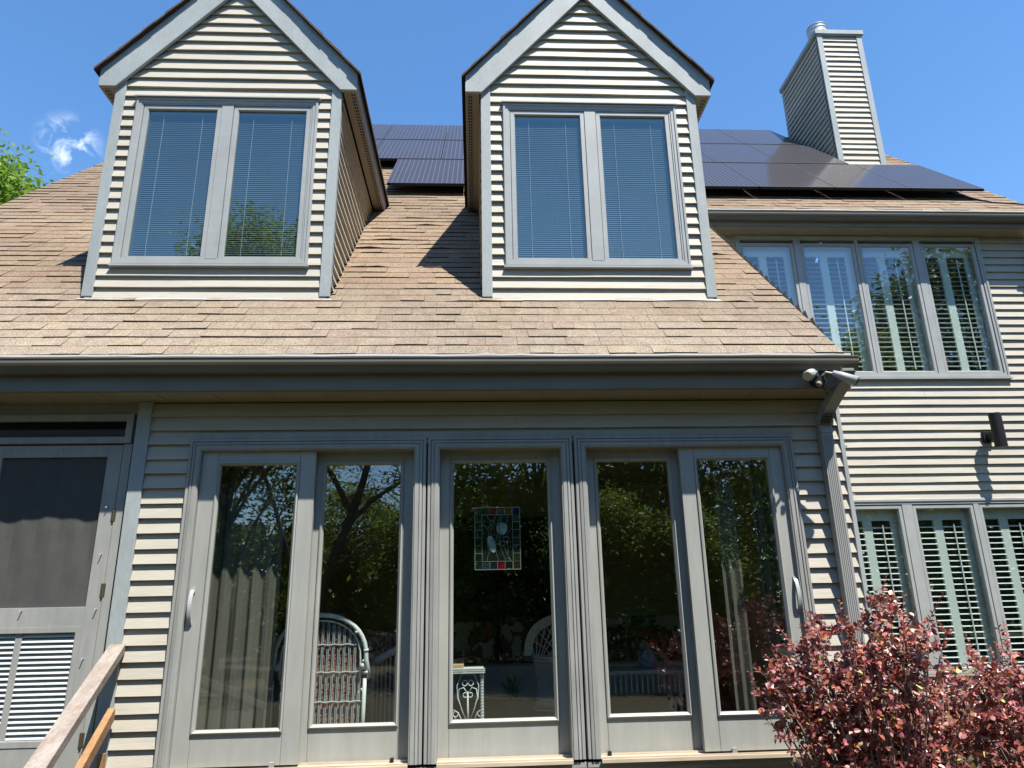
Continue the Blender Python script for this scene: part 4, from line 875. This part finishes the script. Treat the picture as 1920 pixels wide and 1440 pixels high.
def red_shrub(cx, cy, rx, ry, top, nst, label, seed, ylow=0, kper=(11, 17)):
    rnd = random.Random(seed)
    t = thing('red_shrub', (cx, cy, GZ), label, 'shrub', 'burgundy shrubs below the windows')
    st = MB(); lf = MB()
    for s in range(nst):
        a = rnd.uniform(0, 6.283); rr = rnd.uniform(.05, 1) ** .55
        tip = Vector((cx + rx * rr * math.cos(a), cy + ry * rr * math.sin(a), 0)); tip.z = top(tip.x) * 1.0 - (abs(math.sin(a)) * rr) ** 2 * .20 - abs(rnd.gauss(0, .13)) - .08
        base = Vector((cx + rx * .18 * math.cos(a), cy + ry * .18 * math.sin(a), GZ))
        mid_ = base.lerp(tip, .55) + Vector((rnd.gauss(0, .06), rnd.gauss(0, .06), .12 + .1 * rnd.random()))
        P_ = []
        for i in range(9):
            f = i / 8; P_.append(base * (1 - f) ** 2 + mid_ * 2 * f * (1 - f) + tip * f * f + Vector((rnd.gauss(0, .008), rnd.gauss(0, .008), 0)))
        st.tube(P_, [.009 * (1 - .85 * i / 8) for i in range(9)], 5, cap=False)
        for k_ in range(rnd.randint(*kper)):
            f = rnd.uniform(.12, 1) ** .85; i = min(7, int(f * 8)); o_ = P_[i].lerp(P_[i + 1], f * 8 - i)
            dr = Vector((rnd.gauss(0, 1), rnd.gauss(0, 1), rnd.gauss(.55, .6))).normalized(); ln = rnd.uniform(.05, .20) * (1.25 - f * .45)
            E_ = o_ + dr * ln; M_ = o_.lerp(E_, .5) + Vector((0, 0, .012)); st.tube([o_, M_, E_], [.0022, .0016, .001], 4, cap=False)
            nl = int(ln / .015) + 3; young = rnd.random() < .25
            for j in range(nl):
                g_ = (j + .5) / nl; q = o_.lerp(M_, g_ * 2) if g_ < .5 else M_.lerp(E_, g_ * 2 - 1)
                side_ = dr.cross(Vector((rnd.gauss(0, 1), rnd.gauss(0, 1), rnd.gauss(0, 1)))).normalized()
                dd = (side_ + dr * .5 + Vector((0, 0, rnd.uniform(-.5, .2)))).normalized(); L_ = rnd.uniform(.020, .042)
                c = rnd.choice(RCL) if not (young and g_ > .5) else Vector((.34, .11, .08))
                c = c * rnd.uniform(.9, 1.5)
                leaf(lf, q, dd, Vector((rnd.gauss(0, .7), rnd.gauss(0, .7), 1)), L_, L_ * rnd.uniform(.6, .9), tuple(c), rnd.uniform(-.1, .3))
        # arching shoot at the tip
        sh_d = (P_[8] - P_[7]).normalized()
        if rnd.random() < .7:
            ln = rnd.uniform(.08, .26); Q = [P_[8] + sh_d * ln * f + Vector((0, 0, -.05 * f * f)) for f in (0, .35, .7, 1)]
            st.tube(Q, [.0022, .0018, .0014, .0008], 4, cap=False)
            for j in range(int(ln / .019)):
                g_ = j / max(1, ln / .019); q = Q[0].lerp(Q[3], g_); s2 = 1 if j % 2 else -1; side_ = sh_d.cross(Vector((0, 1, .3))).normalized() * s2
                leaf(lf, q, side_ + sh_d * .6, Vector((rnd.gauss(0, .8), rnd.gauss(-.4, .6), .8)), rnd.uniform(.018, .034) * (1.1 - g_ * .5), rnd.uniform(.012, .024) * (1.1 - g_ * .5), tuple(Vector((.34, .11, .08)) * rnd.uniform(.7, 1.4)))
    st.build('branches', RSTEM, t, recalc=False); lf.build('foliage', RLEAF, t, recalc=False); return t
def topA(x):
    x -= .07
    pts = [(1.25, -.50), (1.45, -.30), (1.7, -.20), (1.95, -.04), (2.2, -.02), (2.40, .17), (2.50, -.02), (2.60, -.48), (2.8, -.58), (3.0, -.50)]
    if x <= pts[0][0]: return pts[0][1] - .3
    for (a, c), (e, f_) in zip(pts, pts[1:]):
        if a <= x <= e: return c + (f_ - c) * (x - a) / (e - a)
    return -.3
red_shrub(2.20, 4.25, .68, .30, topA, 84, 'burgundy-leaved shrub with upright shoots, in front of the right corner of the doors', 3)
red_shrub(3.22, 4.35, .60, .38, lambda x: -.10 - .42 * abs(x - 3.35), 58, 'burgundy-leaved shrub at the far right edge below the shuttered windows', 11)

# ---------------------------------------------------------------- trees
def tree_data(seed, H, Rc, nclump, per, leafsz, zlow=.25, limb=True, spread=.55, pinn=False):
    rnd = random.Random(seed); tr = MB(); lf = MB()
    trunk = [Vector((0.0, 0.0, -ZC))]; 
    for i in range(1, 8): f = i / 7; trunk.append(Vector((rnd.gauss(0, .12), rnd.gauss(0, .12), 0)) * f * 2 + Vector((0, 0, -ZC + H * .85 * f)))
    r0 = H * .012; tr.tube(trunk, [r0 * (1 - .85 * i / 7) for i in range(8)], 9, cap=False)
    for c in range(nclump):
        f = zlow + (1 - zlow) * rnd.random() ** .85; z = H * f
        prof = math.sin(math.pi * min(1, max(.05, (f - zlow) / (1 - zlow) * .82 + .12))) ** .6
        a = rnd.uniform(0, 6.283); rr = Rc * prof * rnd.uniform(.25, 1) ** .5 * (1 + .25 * noise.noise(Vector((math.cos(a) * 1.5, math.sin(a) * 1.5, z * .4 + seed))))
        ctr = Vector((rr * math.cos(a), rr * math.sin(a), z - ZC))
        k_ = min(6, max(1, int((f - .15) * 7))); o_ = trunk[k_].lerp(trunk[max(0, k_ - 1)], rnd.random())
        if c % 3 == 0: m_ = o_.lerp(ctr, .5) + Vector((0, 0, -.12 * rr)); tr.tube([o_, m_, ctr], [r0 * .28, r0 * .16, r0 * .04], 5, cap=False)
        sg = spread * rnd.uniform(.6, 1.3); hue = rnd.uniform(.75, 1.3)
        for j in range(per):
            p = ctr + Vector((rnd.gauss(0, sg), rnd.gauss(0, sg), rnd.gauss(0, sg * .6)))
            d = Vector((rnd.gauss(0, 1), rnd.gauss(0, 1), rnd.gauss(-.25, .5))).normalized(); s_ = d.cross(Vector((rnd.gauss(0, .5), rnd.gauss(0, .5), 1))).normalized()
            L_ = leafsz * rnd.uniform(.6, 1.4); W_ = L_ * .45; t_ = hue * rnd.uniform(.75, 1.25)
            lf.poly([p, p + d * L_ * .5 + s_ * W_ * .5, p + d * L_, p + d * L_ * .5 - s_ * W_ * .5], (t_, t_, t_ * .9))
    return tr, lf
PROTO = {}
def tree(kind, loc, rot, sc, label, mat, args):
    t = thing('tree', (loc[0], loc[1], GZ), label, 'tree', 'trees behind the garden' if loc[1] < 0 else None)
    if kind not in PROTO:
        tr, lf = tree_data(*args)
        a = tr.build('trunk', BARK, None, smooth=True, recalc=False); c = lf.build('crown', mat, None, recalc=False)
        for o_ in (a, c):
            for v in o_.data.vertices: v.co.z += 0
        PROTO[kind] = (a, c)
    else: a, c = (q.copy() for q in PROTO[kind]); COL.objects.link(a); COL.objects.link(c)
    a.parent = t; c.parent = t
    c.data.materials[0] = mat if len(c.data.materials) and False else c.data.materials[0]
    t.rotation_euler.z = rot; t.scale = (sc, sc, sc); return t
A1 = (21, 13.9, 2.9, 330, 120, .19, .10, 1, .52); A2 = (22, 8.5, 3.2, 300, 90, .20, .03, 1, .5); A3 = (23, 15.5, 5.2, 430, 90, .28, .05, 1, .65)
tree('tall', (-7.1, -10.5), 0, 1.0, 'tall leafy tree, leftmost of the row behind the viewer', LEAF, A1)
tree('round', (1.8, -9.5), 0, .95, 'rounded leafy tree behind the viewer, second from the left', LEAF, A2)
tree('round', (6.2, -10), 2.1, 1.05, 'broad leafy tree behind the viewer, between two rounded trees', LEAF, A2)
tree('round', (15.0, -9.5), 4.0, 1.27, 'rounded leafy tree behind the viewer, in front of the tallest pair', LEAF, A2)
tree('round', (-1.6, -15), 1.0, .62, 'low bushy tree far behind the viewer', LEAF, A2)
tree('round', (-4.6, -16), 5.0, .66, 'low bushy tree far behind the viewer, beside the leaning tree', LEAF, A2)
tree('great', (20.6, -10), 0, 1.0, 'tallest spreading tree at the right behind the viewer', DLEAF, A3)
tree('great', (30, -7), 2.2, 1.08, 'spreading tree at the far right behind the viewer', DLEAF, A3)
tree('lime', (-18.6, 23), 0, 1.0, 'sunlit lime-green tree beyond the left end of the roof', LLEAF, (31, 17.2, 4.4, 480, 110, .24, .3))
tree('round', (2.9, -5.6), 3.0, .46, 'small sunlit tree near the middle of the lawn behind the viewer', LEAF, A2)
tree('round', (.5, -7.2), .5, .50, 'small sunlit tree behind the viewer, beside the leaning tree', LEAF, A2)
tree('round', (4.6, -5.2), 1.7, .40, 'smallest bushy tree near the right of the lawn behind the viewer', LEAF, A2)
tree('great', (-21.5, -7), 1.0, 1.25, 'unseen tall tree added at the far left behind the viewer to block sky light', DLEAF, A3)  # this tree and the next two are added out of view to block sky fill
tree('great', (-19, -1.5), 3.0, 1.2, 'unseen tall tree added left of the viewer, level with the camera, to block sky light', DLEAF, A3)
tree('great', (25, -2), 4.4, 1.15, 'unseen tall tree added right of the viewer, level with the camera, to block sky light', DLEAF, A3)
# leaning tree with open limbs (mirrored in the second door)
def hedge():  # unseen backdrop added to darken the door reflections
    b = MB(); rnd = random.Random(77)
    for i in range(19000):
        x = rnd.uniform(-26, 34); hz = 4.4 + (2.6 if x > 1 or x < -10 else 0) + 1.2 * noise.noise(Vector((x * .25, 1, 1))) + .8 * noise.noise(Vector((x * .9, 2, 1)))  # height raised towards both sides to block low sky light
        z = GZ + hz * rnd.random() ** .9; p = Vector((x, -19 + rnd.gauss(0, .8), z)); d = Vector((rnd.gauss(0, 1), rnd.gauss(0, .6), rnd.gauss(0, .8))).normalized()
        s_ = d.cross(Vector((0, 1, .4))).normalized(); L_ = rnd.uniform(.35, .75); v_ = rnd.uniform(.6, 1.3)
        b.poly([p, p + d * L_ * .5 + s_ * L_ * .25, p + d * L_, p + d * L_ * .5 - s_ * L_ * .25], (v_, v_, v_))
    tag(b.build('hedge', DLEAF, None, recalc=False), 'dense dark green hedge added behind the viewer to darken reflections and block low sky light', 'hedge')
hedge()
def leaning():
    t = thing('leaning_tree', (-4.6, -7.0, GZ), 'leaning open-limbed tree mirrored in the second door pane', 'tree', 'trees behind the garden')
    rnd = random.Random(9); tr = MB(); lf = MB()
    limbs = [([(-4.6, -7, GZ), (-4.1, -7, -.6), (-3.55, -7, .6), (-3.0, -7, 2.2), (-2.5, -7, 3.9), (-2.1, -7, 5.6), (-1.7, -7, 7)], .17),
             ([(-3.2, -7, 1.7), (-2.9, -6.9, 2.1), (-2.4, -6.8, 2.5), (-1.8, -6.7, 2.9), (-1.0, -6.6, 3.1)], .075),
             ([(-3.45, -7, .9), (-3.0, -6.8, 1.1), (-2.6, -6.7, 1.3)], .05), ([(-3.0, -7, 2.2), (-3.5, -6.9, 3.1), (-4.2, -6.8, 3.9), (-5.2, -6.8, 4.6)], .08),
             ([(-2.6, -7, 3.6), (-2.0, -7, 4.4), (-1.1, -7, 5.1)], .06), ([(-2.4, -7, 4.4), (-3.0, -7, 5.4), (-3.8, -7, 6.2)], .06), ([(-4.0, -7, -.3), (-4.5, -6.8, 1.5), (-5.2, -6.7, 3.4), (-5.6, -6.7, 5.2)], .08)]
    for P_, r_ in limbs:
        V = [Vector(p) for p in P_]; n_ = len(V); tr.tube(V, [r_ * (1 - .75 * i / (n_ - 1)) for i in range(n_)], 8, cap=False)
        for k_ in range(26 if r_ < .1 else 34):
            f = rnd.uniform(.45, 1) * (n_ - 1); i = min(n_ - 2, int(f)); o_ = V[i].lerp(V[i + 1], f - i)
            if o_.z < .9: continue
            d = Vector((rnd.gauss(0, 1), rnd.gauss(0, 1), rnd.gauss(.1, .6))).normalized(); ln = rnd.uniform(.4, 1.2); E_ = o_ + d * ln
            M_ = o_.lerp(E_, .5) + Vector((rnd.gauss(0, .06), rnd.gauss(0, .06), .08)); tr.tube([o_, M_, E_], [.014, .009, .004], 5, cap=False)
            if rnd.random() < .85:
                for j in range(30):
                    q = M_.lerp(E_, rnd.uniform(0, 1.1)) + Vector((rnd.gauss(0, .13), rnd.gauss(0, .13), rnd.gauss(0, .09))); dd = Vector((rnd.gauss(0, 1), rnd.gauss(0, 1), rnd.gauss(-.3, .4))).normalized()
                    s_ = dd.cross(Vector((0, rnd.gauss(0, .4), 1))).normalized(); L_ = rnd.uniform(.09, .17); v_ = rnd.uniform(.7, 1.3)
                    lf.poly([q, q + dd * L_ * .5 + s_ * L_ * .2, q + dd * L_, q + dd * L_ * .5 - s_ * L_ * .2], (v_, v_, v_))
    tr.build('trunk', BARK, t, smooth=True, recalc=False); lf.build('crown', LEAF, t, recalc=False)
leaning()
